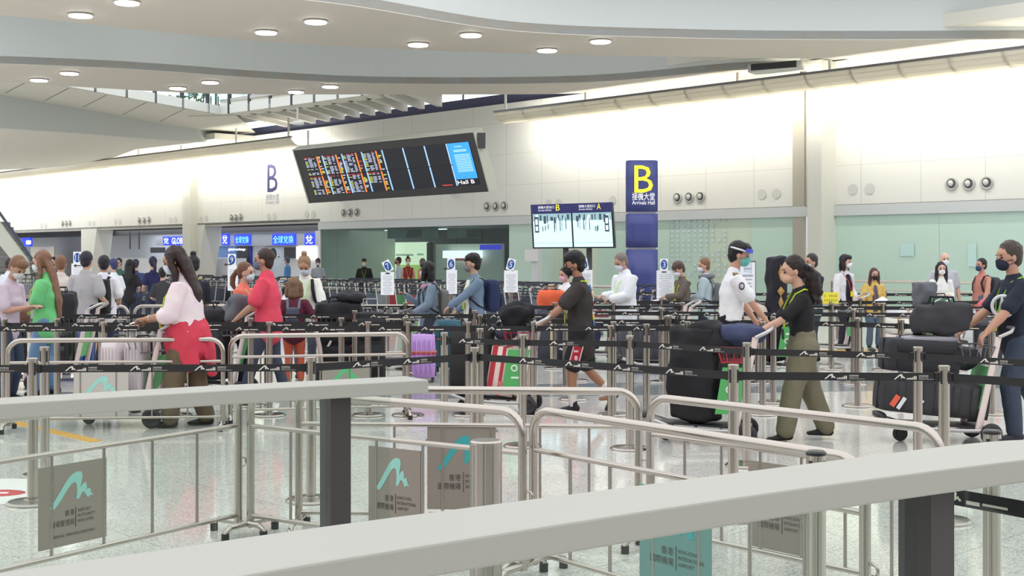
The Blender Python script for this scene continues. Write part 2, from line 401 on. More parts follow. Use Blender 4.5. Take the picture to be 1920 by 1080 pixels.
# ---------------------------------------------------------------- glazed shop bay (px 600-955)
SWd = -5.5
m_shopw = mat('shop_wall_dark', (74, 80, 86), .5)
mb = MB(); mb.wbox(wuv(990, SWd)[0]-2, wuv(560, SWd)[0], 0, 3.6, SWd-.2, SWd); mb.build('wall_shop_back', m_shopw, kind='structure')
mb = MB(); mb.wbox(u955-.1, u955+.05, 0, 3.3, SWd, -.08); mb.build('wall_shop_side', m_shopw, kind='structure')
mb = MB(); mb.wbox(u955, u600, 2.98, 3.2, SWd, -.4); mb.build('ceiling_shop', mat('shop_ceiling', (120, 126, 126), .5), kind='structure')
m_sglass = glass('shop_glass', (214, 230, 228), .04)
pe = [600, 632, 678, 719, 762, 808, 855, 904, 955]
for i, (a, b) in enumerate(zip(pe[:-1], pe[1:])):
    mb = MB(); mb.wbox(wuv(b)[0]+.02, wuv(a)[0], 0, 2.98, -.03, -.01); mb.build('window_%d' % (k+20+i), m_sglass, kind='structure')
def lit(name, col, e, s): return mat(name, col, .5, emit=col, estr=s)
def wpanel(pxa, pxb, pya, pyb, w, th, name, m, label, cat, par=None):
    ua, va = wz(pxa, pya, w); ub, vb = wz(pxb, pyb, w)
    c = WP((ua+ub)/2, min(va, vb), w)
    mb = MB(); mb.box((0, th/2, abs(va-vb)/2), (abs(ua-ub), th, abs(va-vb)))
    return mb.build(name, m, par, c, WANG, label=label, cat=cat)
m_lb = lit('lightbox_cream', (244, 246, 214), 1, 1.0); m_lbw = lit('lightbox_white', (250, 250, 255), 1, 1.7)
adv = wpanel(700, 803, 455, 524, SWd+.6, .1, 'advert_lightbox', m_lb, 'wide cream and green lit advert wall behind the dark shop glass', 'advert')
for i, (x0, x1, y0, y1, c) in enumerate([(704, 716, 502, 516, (120, 205, 90)), (742, 800, 496, 524, (214, 240, 140)), (722, 728, 472, 482, (225, 230, 120)), (742, 775, 476, 480, (200, 205, 190)), (782, 794, 475, 479, (190, 210, 190))]):
    ua, va = wz(x0, y0, SWd+.72); ub, vb = wz(x1, y1, SWd+.72)
    mb = MB(); mb.wbox(ua, ub, vb, va, SWd+.71, SWd+.72)
    o = mb.build('printed_block', lit('print_%d' % i, c, 1, .5), adv); o.matrix_parent_inverse = (Matrix.Translation(adv.location) @ Matrix.Rotation(WANG, 4, 'Z')).inverted()
wpanel(806, 813, 455, 530, SWd+1.0, .2, 'pillar_shop', m_dark, None, None)['kind'] = 'structure'
wpanel(836, 905, 470, 484, SWd+1.2, .2, 'shop_lightbox', m_lbw, 'white glowing shop fascia light box behind the glass', 'light box')
wpanel(904, 941, 459, 468, SWd+1.4, .15, 'shop_sign', lit('sign_blue_lit', (70, 70, 225), 1, .8), 'small glowing blue shop sign behind the glass', 'sign')
wpanel(820, 946, 458, 566, SWd+.9, .1, 'cream_hoarding', mat('shop_front_cream_glow', (206, 206, 194), .5, emit=(206, 206, 194), estr=.12), 'pale cream hoarding under the white light box', 'hoarding')  # weak emission paints shop light onto the hoarding
wpanel(838, 904, 484, 489, SWd+1.3, .05, 'shop_bunting', mat('bunting_red', (214, 120, 120), .6), 'red bunting strip below the white shop light box', 'bunting')
for i, (x0, x1) in enumerate([(728, 822), (840, 902)]):
    a = wpanel(x0, x1, 428, 446, -.9, .05, 'hanging_banner', mat('banner_grey', (148, 158, 158), .5), ['long grey hanging banner with dark slanted strokes behind the shop glass', 'short grey hanging banner at the right end of the shop glass'][i], 'banner')
    mb = MB(); ua, va = wz(x0+34, 431, -.84); ub, vb = wz(x0+62, 445, -.84)
    for q in range(7):
        t0 = ua+(ub-ua)*q/7; mb.add([WP(t0, vb, -.84), WP(t0+.12*(ub-ua), vb, -.84), WP(t0+.2*(ub-ua), va, -.84), WP(t0+.1*(ub-ua), va, -.84)], [(0, 1, 2, 3)])
    o = mb.build('strokes', m_dark, a); o.matrix_parent_inverse = (Matrix.Translation(a.location) @ Matrix.Rotation(WANG, 4, 'Z')).inverted()
for i, x in enumerate([738, 782, 832, 877]):
    u, v = wz(x, 454, SWd+2.2); mb = MB(); mb.wbox(u-.35, u+.35, 2.94, 2.99, SWd+2.1, SWd+2.5)
    mb.build('ceiling_lamp', m_lbw, label='small square shop ceiling lamp behind the dark glass', cat='lamp', group='small lamps under the shop ceiling')
# ---------------------------------------------------------------- ceiling
def curve(pts, h, n=24):
    """smooth polyline through pixel points on the plane z=h"""
    P = [onz(x, y, h) for x, y in pts]; out = []
    for i in range(len(P)-1):
        p0 = P[max(i-1, 0)]; p1 = P[i]; p2 = P[i+1]; p3 = P[min(i+2, len(P)-1)]
        for j in range(8):
            t = j/8; out.append(.5*((2*p1)+(p2-p0)*t+(2*p0-5*p1+4*p2-p3)*t*t+(3*p1-p0-3*p2+p3)*t**3))
    out.append(P[-1]); return out
HB = 7.6
m_sof = mat('soffit_beige', (226, 218, 208), .55, bump=.02, bscale=3); m_fas = mat('fascia_pale', (222, 228, 228), .5)
def beam(near, far, h, up, name):
    A = curve(near, h); B = curve(far, h)
    mb = MB(); mb.slab(A, B, (0, 0, .25)); mb.build(name+'_soffit', m_sof, kind='structure')
    mb = MB(); mb.slab([p+Vector((0, 0, .02)) for p in A], [p+Vector((0, .25, .02)) for p in A], (0, 0, up)); mb.build(name+'_fascia', m_fas, kind='structure')
beam([(-200, -52), (200, -32), (620, 6), (960, 58), (1300, 72), (1620, 75), (1990, 73)], [(-200, 10), (0, 28), (500, 78), (960, 100), (1400, 108), (1700, 112), (1990, 112)], HB, 2.4, 'ceiling_beam_1')
beam([(-200, 114), (0, 120), (240, 130), (500, 148), (700, 157), (960, 158), (1150, 152), (1375, 132), (1500, 128)], [(-200, 145), (0, 153), (100, 160), (380, 175), (600, 177), (960, 177), (1150, 174), (1375, 172), (1500, 170)], HB, 2.4, 'ceiling_beam_2')
# recess ceilings between the beams
mb = MB(); A = curve([(-200, 10), (500, 60), (960, 80), (1990, 80)], HB+.0)
A = [Vector((p.x, p.y-3, HB+2.3)) for p in A]; B = [Vector((p.x*1.25, p.y+14, HB+2.3)) for p in A]
mb.slab(A, B, (0, 0, .2)); mb.build('ceiling_recess', m_fas, kind='structure')
mb = MB(); mb.slab([Vector((-12, 12, 10.6)), Vector((60, 12, 10.6))], [Vector((-12, 37, 10.6)), Vector((60, 37, 10.6))], (0, 0, .2))
# underside between beam 2 and the wall, right of the atrium opening
HC = 8.1
m_c3 = mat('ceiling_white', (238, 235, 224), .55)
def capwall(p, g=.3):
    """keep a ceiling point on this side of the wall plane"""
    d = (p-W0).dot(DN)
    return p if d > g else p + DN*(g-d)
cor = onz(412, 216, HC); opL = onz(-150, 113, HC); opR = onz(705, 177, HC)
wl = [WP(wuv(x)[0], HC, .0) for x in (412, 560, 760, 1000, 1250, 1500)]
ed = [cor, onz(560, 195, HC), onz(720, 174, HC), onz(960, 155, HC), onz(1250, 135, HC), onz(1500, 118, HC)]
mb = MB(); mb.slab([cor+(opR-cor)*t for t in (0, .5, 1)], [cor+(opR-cor)*t+Vector((.2, 1.1, 0)) for t in (0, .5, 1)], (0, 0, .7)); mb.build('ceiling_edge', m_c3, kind='structure')
mb = MB(); e0 = wl; mb.slab([p+Vector((0, 0, .55)) for p in ed], [p+Vector((0, 0, .55)) for p in e0], (0, 0, .15)); mb.build('ceiling_coffer', mat('coffer_grey', (200, 200, 196), .6), kind='structure')
mb = MB(); d = (opR-cor)
for i in range(11):
    p = cor + d*(.10+.105*i) + Vector((0, .9, 0))
    if i > 8: p = cor + d*(.10+.105*i)+Vector((0, .9, 0))
    # run to the wall
    q = p + Vector((.25, 1, 0)).normalized()*12
    dd = (q-W0).dot(DN); dp = (p-W0).dot(DN)
    if dp <= .3: continue
    t = (dp-.25)/(dp-dd); q = p+(q-p)*min(t, 1)
    n = Vector((q.y-p.y, -(q.x-p.x), 0)).normalized()*.11
    mb.hexa([p-n, q-n, q+n, p+n]+[x+Vector((0, 0, .6)) for x in (p-n, q-n, q+n, p+n)])
mb.build('ceiling_ribs', m_c3, kind='structure')
mb = MB(); mb.slab([cor+Vector((-1.5, .3, -.04)), cor+(opR-cor)*.10+Vector((0, .6, -.04))], [WP(wuv(385)[0], HC-.04, .05), WP(wuv(480)[0], HC-.04, .05)], (0, 0, .03)); mb.build('ceiling_corner', m_c3, kind='structure')
# parapets with rails round the opening, upper floor beyond
m_par = mat('parapet_white', (236, 238, 234), .5); m_pst = mat('rail_post_dark', (60, 66, 74), .4)
m_rg = glass('rail_glass', (236, 247, 247), .06)
# far ceiling left: joints plane, raking fascia, soffit to the wall
opc = [onz(-150, 113, HC), onz(80, 155, HC), cor]
fa_t = [(-150, 155), (0, 178), (150, 205), (300, 232), (440, 252)]
FT = [onz(x, y, HC) for x, y in fa_t]
FB = [Vector((p.x, p.y, CH+(HY-yb)/F*p.y)) for p, yb in zip(FT, (226, 240, 250, 262, 268))]
mb = MB(); NE = [opc[0], opc[1], opc[1].lerp(cor, .35), opc[1].lerp(cor, .7), cor]
mb.slab(NE, FT, (0, 0, .3)); mb.build('ceiling_far', m_c3, kind='structure')
mb = MB(); mb.slab(FB, [p+Vector((0, .3, 0)) for p in FB], (0, 0, 1.35)); mb.build('ceiling_far_fascia', m_fas, kind='structure')
mb = MB(); WB = [capwall(onz(x, 305, 7.3), 1.5) for x in (-300, -50, 120, 260, 400)]
for p, f in zip(WB, FB): p.z = f.z
mb.strip([p+Vector((0, .2, .02)) for p in FB], WB); mb.build('ceiling_far_soffit', m_c3, kind='structure')
mb = MB()
for x in (55, 130, 200, 275, 345):     # open joints between the panels
    t = (x-80)/(412-80) if x > 80 else 0
    a = onz(x, 155+(x-80)*.184+1, HC-.006); b = onz(x-45, 155+(x-80)*.184+24, HC-.006)
    n = Vector((.03, 0, 0)); mb.quad(a-n, a+n, b+n, b-n)
mb.build('ceiling_joints', mat('joint_grey', (140, 138, 132), .6), kind='structure')
# lower gallery ceiling towards the far left wall
mb = MB(); mb.wbox(wuv(480)[0], uL+20, 7.6, 7.9, 0, 2.4); mb.build('ceiling_gallery', m_c3, kind='structure')
mb = MB(); mb.wbox(wuv(1330)[0]-40, wuv(1240)[0], 7.95, 8.3, 0, 3); mb.build('ceiling_right', m_c3, kind='structure')
def parapet(a, b, n, nm):
    t = thing('glass_railing', a, 0, nm, 'railing'); d = b-a; L = d.length; e = d.normalized(); nn = Vector((-e.y, e.x, 0))
    def q(s, z, o=0): return e*s+Vector((0, 0, z))+nn*o
    mb = MB(); mb.hexa([q(0, .0, -.06), q(L, .0, -.06), q(L, .0, .06), q(0, .0, .06), q(0, .4, -.06), q(L, .4, -.06), q(L, .4, .06), q(0, .4, .06)]); mb.build('parapet', m_par, t)
    for i in range(n):
        s = L*(i+.5)/n; mb = MB(); mb.box(q(s, .55), (.16, .12, 1.1), math.atan2(e.y, e.x)); mb.build('post', m_pst, t)
    mb = MB(); mb.cyl(q(0, 1.35), q(L, 1.35), .04); mb.build('handrail', m_steel, t)
    mb = MB(); mb.hexa([q(0, .6, -.01), q(L, .6, -.01), q(L, .6, .01), q(0, .6, .01), q(0, 1.3, -.01), q(L, 1.3, -.01), q(L, 1.3, .01), q(0, 1.3, .01)]); mb.build('glass_panel', m_rg, t)
U = Vector((0, 0, .02))
parapet(onz(80, 155, HC)+U, cor+U, 6, 'glass balcony railing on the left edge of the atrium opening')
parapet(cor+U, opR+U, 7, 'glass balcony railing on the right edge of the atrium opening')
# upper hall beyond the opening: a far white wall with mullions and a planter
uh = thing('upper_curtain_wall', (-20, 84, 8.2), 0, 'bright glazed wall of the upper hall seen through the ceiling opening', 'glazed wall')
mb = MB(); mb.box((0, 0, 3.5), (46, .1, 7)); mb.build('glazing', mat('upper_glazing', (226, 242, 244), .3, emit=(226, 242, 244), estr=1.0), uh)
for i in range(24):
    mb = MB(); mb.box((-21+i*1.8, -.12, 3.5), (.12, .12, 7)); mb.build('mullion', m_pst if i % 3 == 0 else m_rg, uh)
mb = MB(); mb.box((0, -.15, 1.6), (46, .1, .12)); mb.build('transom', m_pst, uh)
mb = MB(); pl = at(368, 184, 70)
for i in range(90):
    p = pl+Vector((random.uniform(-1.3, 1.3), random.uniform(-.4, .4), random.uniform(-1.0, .25))); a = random.uniform(0, 6.28)
    dv = Vector((math.cos(a), .2, .5+math.sin(a)*.5))*.32; mb.add([p, p+dv+Vector((.1, 0, 0)), p+dv*1.3, p+dv-Vector((.1, 0, 0))], [(0, 1, 2, 3)])
for i in range(7): mb.tube([pl+Vector((-1.2+i*.4, 0, -1.9)), pl+Vector((-1.2+i*.4, 0, .1))], .04, 6)
mb.build('planter_shrub', mat('leaf_dark', (58, 92, 66), .6), label='dark green shrub beyond the balcony railing in the opening', cat='plant')
# ---------------------------------------------------------------- recessed downlights
m_lamp = lit('downlight_lens', (255, 252, 248), 1, 9.0)
m_rim = mat('downlight_rim', (190, 184, 176), .4)
LAMPS = [(151, 27), (238, 3), (592, 39), (499, 59), (883, 64), (784, 82), (1126, 76), (1026, 93), (130, 136), (73, 149), (394, 153), (333, 164), (619, 161), (555, 171)]
LL = ['leftmost of the upper row', 'second, cut by the picture top', 'fourth lamp, further from the wall', 'third lamp, nearer to the wall', 'fifth lamp', 'sixth lamp', 'right end, outer', 'right end, inner',
      'lower beam, left pair outer', 'lower beam, left pair inner', 'lower beam, middle pair outer', 'lower beam, middle pair inner', 'lower beam, right pair outer', 'lower beam, right pair inner']
LL = ['first from the left on the near beam', 'cut by the top edge on the near beam', 'above and right of the board hanger on the near beam', 'left one of the middle pair on the near beam',
      'upper one of the pair right of centre on the near beam', 'lower one of the pair right of centre on the near beam', 'last on the near beam towards the white wall', 'second to last on the near beam towards the white wall',
      'upper one of the left pair on the far beam', 'lower one of the left pair on the far beam', 'upper one of the middle pair on the far beam', 'lower one of the middle pair on the far beam',
      'upper one of the last pair on the far beam', 'lower one of the last pair on the far beam']
for (x, y), lb in zip(LAMPS, LL):
    p = onz(x, y, HB-.01); t = thing('recessed_downlight', p, 0, 'bright oblong ceiling downlight, '+lb, 'ceiling light')
    mb = MB(); mb.cyl((0, 0, -.03), (0, 0, 0.0), .30, 24); mb.build('rim', m_rim, t)
    mb = MB(); mb.cyl((0, 0, -.06), (0, 0, -.03), .27, 24); mb.build('lens', m_lamp, t)
# ---------------------------------------------------------------- light troughs washing the wall
m_tr = mat('trough_reflector', (240, 236, 226), .4)
def _tl():
    nt = m_tr.node_tree; b = nt.nodes['Principled BSDF']; o = nt.nodes['Material Output']; t = nt.nodes.new('ShaderNodeBsdfTranslucent'); t.inputs[0].default_value = (.9, .88, .8, 1)
    mx = nt.nodes.new('ShaderNodeMixShader'); mx.inputs[0].default_value = .35; nt.links.new(b.outputs[0], mx.inputs[1]); nt.links.new(t.outputs[0], mx.inputs[2]); nt.links.new(mx.outputs[0], o.inputs[0])
_tl(); m_trd = mat('trough_top_rail', (120, 120, 124), .4, .5); m_rod = mat('hanger_rod', (214, 214, 210), .35, .4)
def trough(pxa, pxb, name, lab, segs, rods):
    ua = wuv(pxa, 2.2)[0]; ub = wuv(pxb, 2.2)[0]; t = thing(name, WP(ub, 0, 0), WANG, lab, 'light trough'); L = (ua-ub)
    prof = [(2.25, 7.22), (2.2, 7.08), (2.05, 6.95), (1.85, 6.87), (1.6, 6.84)]
    for i in range(segs):
        a = L*i/segs+.05; b = L*(i+1)/segs-.05; A = []; B = []
        mb = MB()
        for (p0, p1) in zip(prof[:-1], prof[1:]):
            def Q(s, p, dz=0): return Vector((s, p[0], p[1]+dz))
            mb.hexa([Q(a, p0), Q(b, p0), Q(b, p1), Q(a, p1), Q(a, p0, .03), Q(b, p0, .03), Q(b, p1, .03), Q(a, p1, .03)])
        mb.build('reflector', m_tr, t)
    mb = MB(); mb.box((L/2, 2.22, 7.26), (abs(L), .14, .07)); mb.build('top_rail', m_trd, t)
    mb = MB(); mb.cyl((0, 1.75, 6.98), (L, 1.75, 6.98), .045); mb.build('lamp_tube', lit('trough_lamp', (255, 250, 238), 1, 16), t)
    for x, y0, y1 in rods:
        u, Y = wuv(x, 2.0); v0 = CH+(HY-y0)/F*Y; s = u-ub
        mb = MB(); mb.cyl((s, 2.0, 7.1), (s, 2.0, max(v0, 7.3)), .05, 8); mb.build('hanger_rod', m_rod, t)
    n = max(1, int(abs(L)/9))
    for i in range(n):
        li = bpy.data.lights.new('wall_wash', 'AREA'); li.shape = 'RECTANGLE'; li.size = abs(L)/n*.95; li.size_y = .35; li.energy = WASH*abs(L)/n; li.color = (1, .965, .87)
        lo = bpy.data.objects.new('wall_wash', li); COL.objects.link(lo)
        p = WP(ub+L*(i+.5)/n, 7.08, 1.7); lo.location = p
        tgt = WP(ub+L*(i+.5)/n, 5.3, 0); lo.rotation_euler = (tgt-p).to_track_quat('-Z', 'Y').to_euler()
        # keep the long side along the wall
        z = (p-tgt).normalized(); x = DU; y = z.cross(x).normalized(); lo.rotation_euler = Matrix((x, y, z)).transposed().to_euler()
WASH = 42
trough(1990, 928, 'light_trough', 'long white light trough hanging in front of the wall above the blue pylon', 14, [(948, 175, 200), (1098, 172, 190), (1383, 105, 150), (1556, 105, 130)])
trough(546, -60, 'light_trough', 'long white light trough hanging above the left part of the wall', 12, [(443, 230, 270), (541, 215, 265), (340, 265, 280), (260, 258, 288), (173, 283, 300), (105, 290, 310), (40, 296, 315)])

def ceil_area(name, p, sx, sy, e, col=(1, .98, .94)):
    li = bpy.data.lights.new(name, 'AREA'); li.shape = 'RECTANGLE'; li.size = sx; li.size_y = sy; li.energy = e; li.color = col
    lo = bpy.data.objects.new(name, li); COL.objects.link(lo); lo.location = p; lo.rotation_euler = (0, 0, WANG)
ceil_area('shop_fill_light', WP((u600+u955)/2, 2.95, -3.2), 14, 3, 50)  # added area light that brightens the dark shop interior
ceil_area('recess_fill_light', WP(u600+14, 3.3, -2.6), 24, 2.5, 520, (.93, .96, 1))  # added fill light for the left recess

for i, (x, y) in enumerate([(-8, 38.5), (0, 40.5), (8, 41.5)]):  # added fill lights, hidden above the beams, to brighten the fascia
    li = bpy.data.lights.new('fascia_fill_light', 'AREA'); li.shape = 'RECTANGLE'; li.size = 7; li.size_y = 1; li.energy = 32; li.color = (1, .98, .95)
    lo = bpy.data.objects.new('fascia_fill_light', li); COL.objects.link(lo); lo.location = (x, y, 9.75)
    lo.rotation_euler = (math.radians(25), 0, 0)

# unseen dark columns added behind the camera to streak the steel reflections
m_bc = mat('unseen_backdrop_dark', (74, 66, 62), .5)
for i, (x, y, r) in enumerate([(-13, -4, .7), (-7.5, -6, .8), (-3.2, -7, .5), (1.8, -6.5, .7), (6.5, -6, .6), (12, -4, .8), (18, 3, .8), (-20, 4, .8)]):
    mb = MB(); mb.cyl((x, y, 0), (x, y, 9), r, 20); mb.build('pillar_unseen_%d' % (i+1), m_bc, kind='structure')
# duct opening in the ceiling near the wall and small camera on the trough hanger
dt = thing('ceiling_duct', at(1458, 127, 39.5), -.55, 'dark ceiling duct grille above the trough beside the right pillar', 'duct')
mb = MB(); mb.rbox((0, 0, 0), (1.7, .7, .26), .03, n=3); mb.build('casing', m_white, dt); mb = MB(); mb.box((0, -.36, .02), (1.45, .03, .2)); mb.build('grille', m_dark, dt)
sc_ = thing('security_camera', at(558, 226, 50), 0, 'small white security camera hanging left above the flight board', 'camera')
mb = MB(); mb.cyl((0, 0, .5), (0, 0, 0), .04, 8); mb.build('bracket', m_rod, sc_); mb = MB(); mb.rbox((.05, -.05, -.1), (.42, .2, .18), .04, n=3); mb.build('camera_body', m_white, sc_)

rb = random.Random(11); x = -26; i = 0  # unseen panels added behind the camera, reflected as dark streaks in steel
while x < 26:
    ww = rb.uniform(.5, 2.4); i += 1
    mb = MB(); mb.box((x+ww/2, -10.5+abs(x)*.12, 3.2), (ww, .4, 6.4)); mb.build('wall_unseen_%d' % i, m_bc if i % 2 else mat('unseen_backdrop_grey', (108, 106, 104), .5), kind='structure')
    x += ww+rb.uniform(.6, 2.2)
# ---------------------------------------------------------------- flight board
m_bez = mat('board_bezel', (72, 72, 74), .4); m_scr = mat('board_screen', (34, 36, 44), .25, emit=(34, 36, 44), estr=.5)
m_edge = mat('board_edge_cream', (206, 208, 196), .5)
e_wht = lit('board_text_white', (190, 200, 225), 1, .9); e_org = lit('board_text_orange', (240, 130, 60), 1, 1.0); e_yel = lit('board_text_yellow', (200, 210, 80), 1, .9)
e_red = lit('board_text_red', (220, 70, 60), 1, .9); e_lbl = lit('board_divider_blue', (150, 190, 235), 1, 1.0); e_blu = lit('board_notice_blue', (60, 150, 235), 1, 1.0)
TLb = at(557, 281, 39.6); TRb = at(896, 247, 35.4); BLb = at(581, 381, 40.2); BRb = at(917, 359, 36.0)
ex = (TRb-TLb); bw = ex.length; ex.normalize(); ey = (TLb-BLb); ey = (ey-ex*ey.dot(ex)); bh = ey.length; ey.normalize(); en = ex.cross(ey).normalized()
if en.y > 0: en = -en
board = thing('flight_board', BLb, 0, 'large tilted electronic flight information board hung in front of the white wall', 'flight board')
def bq(x, y, z=0): return ex*x*bw+ey*y*bh+en*z
def brect(mb, x0, x1, y0, y1, z0, z1, mi=0): mb.hexa([bq(x0, y0, z0), bq(x1, y0, z0), bq(x1, y0, z1), bq(x0, y0, z1), bq(x0, y1, z0), bq(x1, y1, z0), bq(x1, y1, z1), bq(x0, y1, z1)], mi)
mb = MB(); brect(mb, 0, 1, 0, 1, -.35, 0); mb.build('casing', m_bez, board)
mb = MB(); brect(mb, -.004, 1.004, 1, 1.02, -.36, .03); brect(mb, -.006, 0, 0, 1.02, -.36, .03); brect(mb, 1, 1.006, 0, 1.02, -.36, .03); mb.build('trim_edge', m_edge, board)
SX0, SX1, SY0, SY1 = .045, .965, .13, .86
ncol = 8
for c in range(8):
    for r in range(2):
        mb = MB(); x0 = SX0+(SX1-SX0)*c/8; x1 = SX0+(SX1-SX0)*(c+1)/8; y0 = SY0+(SY1-SY0)*r/2; y1 = SY0+(SY1-SY0)*(r+1)/2
        brect(mb, x0+.0008, x1-.0008, y0+.003, y1-.003, 0, .012); sc = mb.build('screen', m_scr, board)
        rnd = random.Random(c*7+r)
        if c < 4:
            mb = MB(); n = 14 if not (c == 3 and r == 0) else 8
            for k in range(n):
                yy = y1-(y1-y0)*(.05+.066*k)
                if rnd.random() < .12 and k: continue
                for j, (a, b) in enumerate([(.04, .2), (.23, .44), (.47, .60)]):
                    if rnd.random() < .15: continue
                    ll = a+(b-a)*rnd.uniform(.6, 1)
                    mi = 3 if k == 0 else (2 if j == 0 and rnd.random() < .55 else 0)
                    # a word drawn as small blocks
                    q = a
                    while q < ll:
                        st = rnd.uniform(.022, .05); brect(mb, x0+(x1-x0)*q, x0+(x1-x0)*min(q+st, ll), yy-(y1-y0)*.032, yy, .012, .016, mi); q += st+.009
            for k in range(14):
                if rnd.random() < (.75 if c < 2 else .3):
                    yy = y1-(y1-y0)*(.05+.066*k); brect(mb, x0+(x1-x0)*.76, x0+(x1-x0)*rnd.uniform(.82, .92), yy-(y1-y0)*.042, yy, .012, .016, 2 if rnd.random() < .6 else (3 if rnd.random() < .3 else 0))
            brect(mb, x0+(x1-x0)*.67, x0+(x1-x0)*.735, y0+.01, y1-.012, .012, .017, 1)
            mb.build('flight_rows', [e_wht, e_org, e_yel, e_red], sc)
        if 0 < c < 8:
            mb = MB(); brect(mb, x0-.003, x0+.0035, y0+.008, y1-.006, .012, .018); mb.build('divider', e_lbl, sc)
mb = MB(); x0 = SX0+(SX1-SX0)*7/8+.006; brect(mb, x0, SX1-.002, .245, .855, .012, .018)
for k, (a, b, y) in enumerate([(.3, .6, .8), (.22, .75, .74), (.22, .75, .72)]+[(.2, .85, .66-.028*i) for i in range(11)]): brect(mb, x0+.1*a, x0+.115*b, y-.012, y, .018, .020, 1)
mb.build('notice_panel', [e_blu, lit('board_notice_text', (170, 210, 245), 1, 1.0)], board)
mb = MB(); o_ = bq(x0/1.0+.002, .16, .02); put_text(mb, 'Hall B', o_, ex, ey, bw*.085, bh*.065); mb.build('hall_caption', lit('caption_white', (250, 250, 250), 1, 1.2), board)
mb = MB(); brect(mb, SX0+(SX1-SX0)*6.35/8, SX0+(SX1-SX0)*6.8/8, .152, .166, .013, .016); mb.build('red_caption', e_red, board)
p = bq(.06, .98, -.2); mb = MB(); mb.cyl(p, (p.x, p.y, p.z+.55), .035, 8); mb.build('hanger_rod', m_rod, board)
mb = MB()
for x in (.2, .8): p = bq(x, .5, -.3); g_ = p+BLb; r_ = Vector((g_.x, g_.y, 0)).normalized(); mb.cyl(p, p+r_*(((g_-W0).dot(DN)-.1)/abs(r_.dot(DN))), .06, 8)
mb.build('wall_bracket', m_bez, board)
mb = MB(); p = bq(1.0, .9, -.1); mb.box(p+Vector((.12, 0, -.1)), (.22, .2, .42)); mb.build('side_speaker', m_bez, board)
# ---------------------------------------------------------------- B lettering on the wall
m_navy = mat('navy_print', (48, 52, 104), .5); m_pale = mat('pale_navy_print', (176, 178, 196), .5)
def wall_text(s, x0, x1, y0, y1, name, m, label, cat):
    ua, va = wz(x0, y0, .02); ub, vb = wz(x1, y1, .02)
    t = thing(name, WP(ua, vb, .015), WANG, label, cat); mb = MB()
    put_text(mb, s, (0, 0, .004), (-1, 0, 0), (0, 0, 1), abs(ua-ub), va-vb); mb.build('lettering', m, t)
wall_text('B', 501, 520, 309, 359, 'wall_letter', m_navy, 'large dark navy letter B printed on the white wall', 'wall lettering')
wall_text('接機大堂', 498, 523, 364, 374, 'wall_caption', m_pale, 'pale Chinese caption under the navy wall letter B', 'wall lettering')
wall_text('Arrivals Hall', 498, 523, 376, 382, 'wall_caption', m_pale, 'pale English caption lowest under the navy wall letter B', 'wall lettering')
# ---------------------------------------------------------------- blue pylon
m_pyl = mat('pylon_blue', (66, 74, 136), .35); m_pylt = mat('pylon_seam', (170, 172, 180), .3, .8); m_yl = mat('sign_yellow', (240, 232, 60), .4, emit=(240, 232, 60), estr=.45); m_wl = mat('sign_white', (240, 240, 245), .4, emit=(240, 240, 245), estr=.5)
PZ = 30.0
py = thing('sign_pylon', (gx(1203, PZ), PZ, 0), .0, 'tall dark blue sign pylon with a yellow letter B and white captions', 'sign pylon')
def hz(ypx, Y): return CH+(HY-ypx)/F*Y
pw = 59/F*PZ
zt = [hz(300, PZ), hz(399, PZ), hz(466, PZ), 0.04]
mb = MB(); mb.box((0, 0, (zt[0])/2+.02), (pw*.86, .26, zt[0]-.06)); mb.build('core', m_pylt, py)
for i in range(3):
    mb = MB(); mb.rbox((0, 0, (zt[i]+zt[i+1])/2), (pw, .34, zt[i]-zt[i+1]-.035), .02, n=3); mb.build('panel', m_pyl, py)
mb = MB(); put_text(mb, 'B', (-(1203-1188)/F*PZ, -.176, hz(362, PZ)), (1, 0, 0), (0, 0, 1), 35/F*PZ, 51/F*PZ); mb.build('letter_b', m_yl, py)
mb = MB(); put_text(mb, '接機大堂', (-(1203-1184)/F*PZ, -.176, hz(376, PZ)), (1, 0, 0), (0, 0, 1), 42/F*PZ, 14/F*PZ); put_text(mb, 'Arrivals Hall', (-(1203-1184)/F*PZ, -.176, hz(384, PZ)), (1, 0, 0), (0, 0, 1), 42/F*PZ, 7/F*PZ); mb.build('captions', m_wl, py)
# ---------------------------------------------------------------- twin screens on a stand
TZ = 27.5
tv = thing('screen_stand', (gx(1074, TZ), TZ+.3, 0), 0, 'twin monitor stand showing hall pictures under a navy exit header', 'display stand')
c = [at(995, 384, TZ+.35), at(1148, 379, TZ-.15), at(1153, 465, TZ-.15), at(999, 466, TZ+.35)]
loc = Vector(tv.location); c = [p-loc for p in c]; tx = (c[1]-c[0]).normalized(); tz = Vector((0, 0, 1)); tn = Vector((tx.y, -tx.x, 0)).normalized()
if tn.y > 0: tn = -tn
def tq(x, y, z=0):
    a = c[3].lerp(c[2], x); b = c[0].lerp(c[1], x); return a.lerp(b, y)+tn*z
def trect(mb, x0, x1, y0, y1, z0, z1, mi=0): mb.hexa([tq(x0, y0, z0), tq(x1, y0, z0), tq(x1, y0, z1), tq(x0, y0, z1), tq(x0, y1, z0), tq(x1, y1, z0), tq(x1, y1, z1), tq(x0, y1, z1)], mi)
mb = MB(); trect(mb, 0, 1, 0, 1, -.14, 0); mb.build('casing', mat('screen_casing', (28, 28, 32), .3), tv)
mb = MB(); trect(mb, 0, 1, .79, 1, 0, .01); hd = mb.build('header', mat('header_navy', (44, 46, 104), .4), tv)
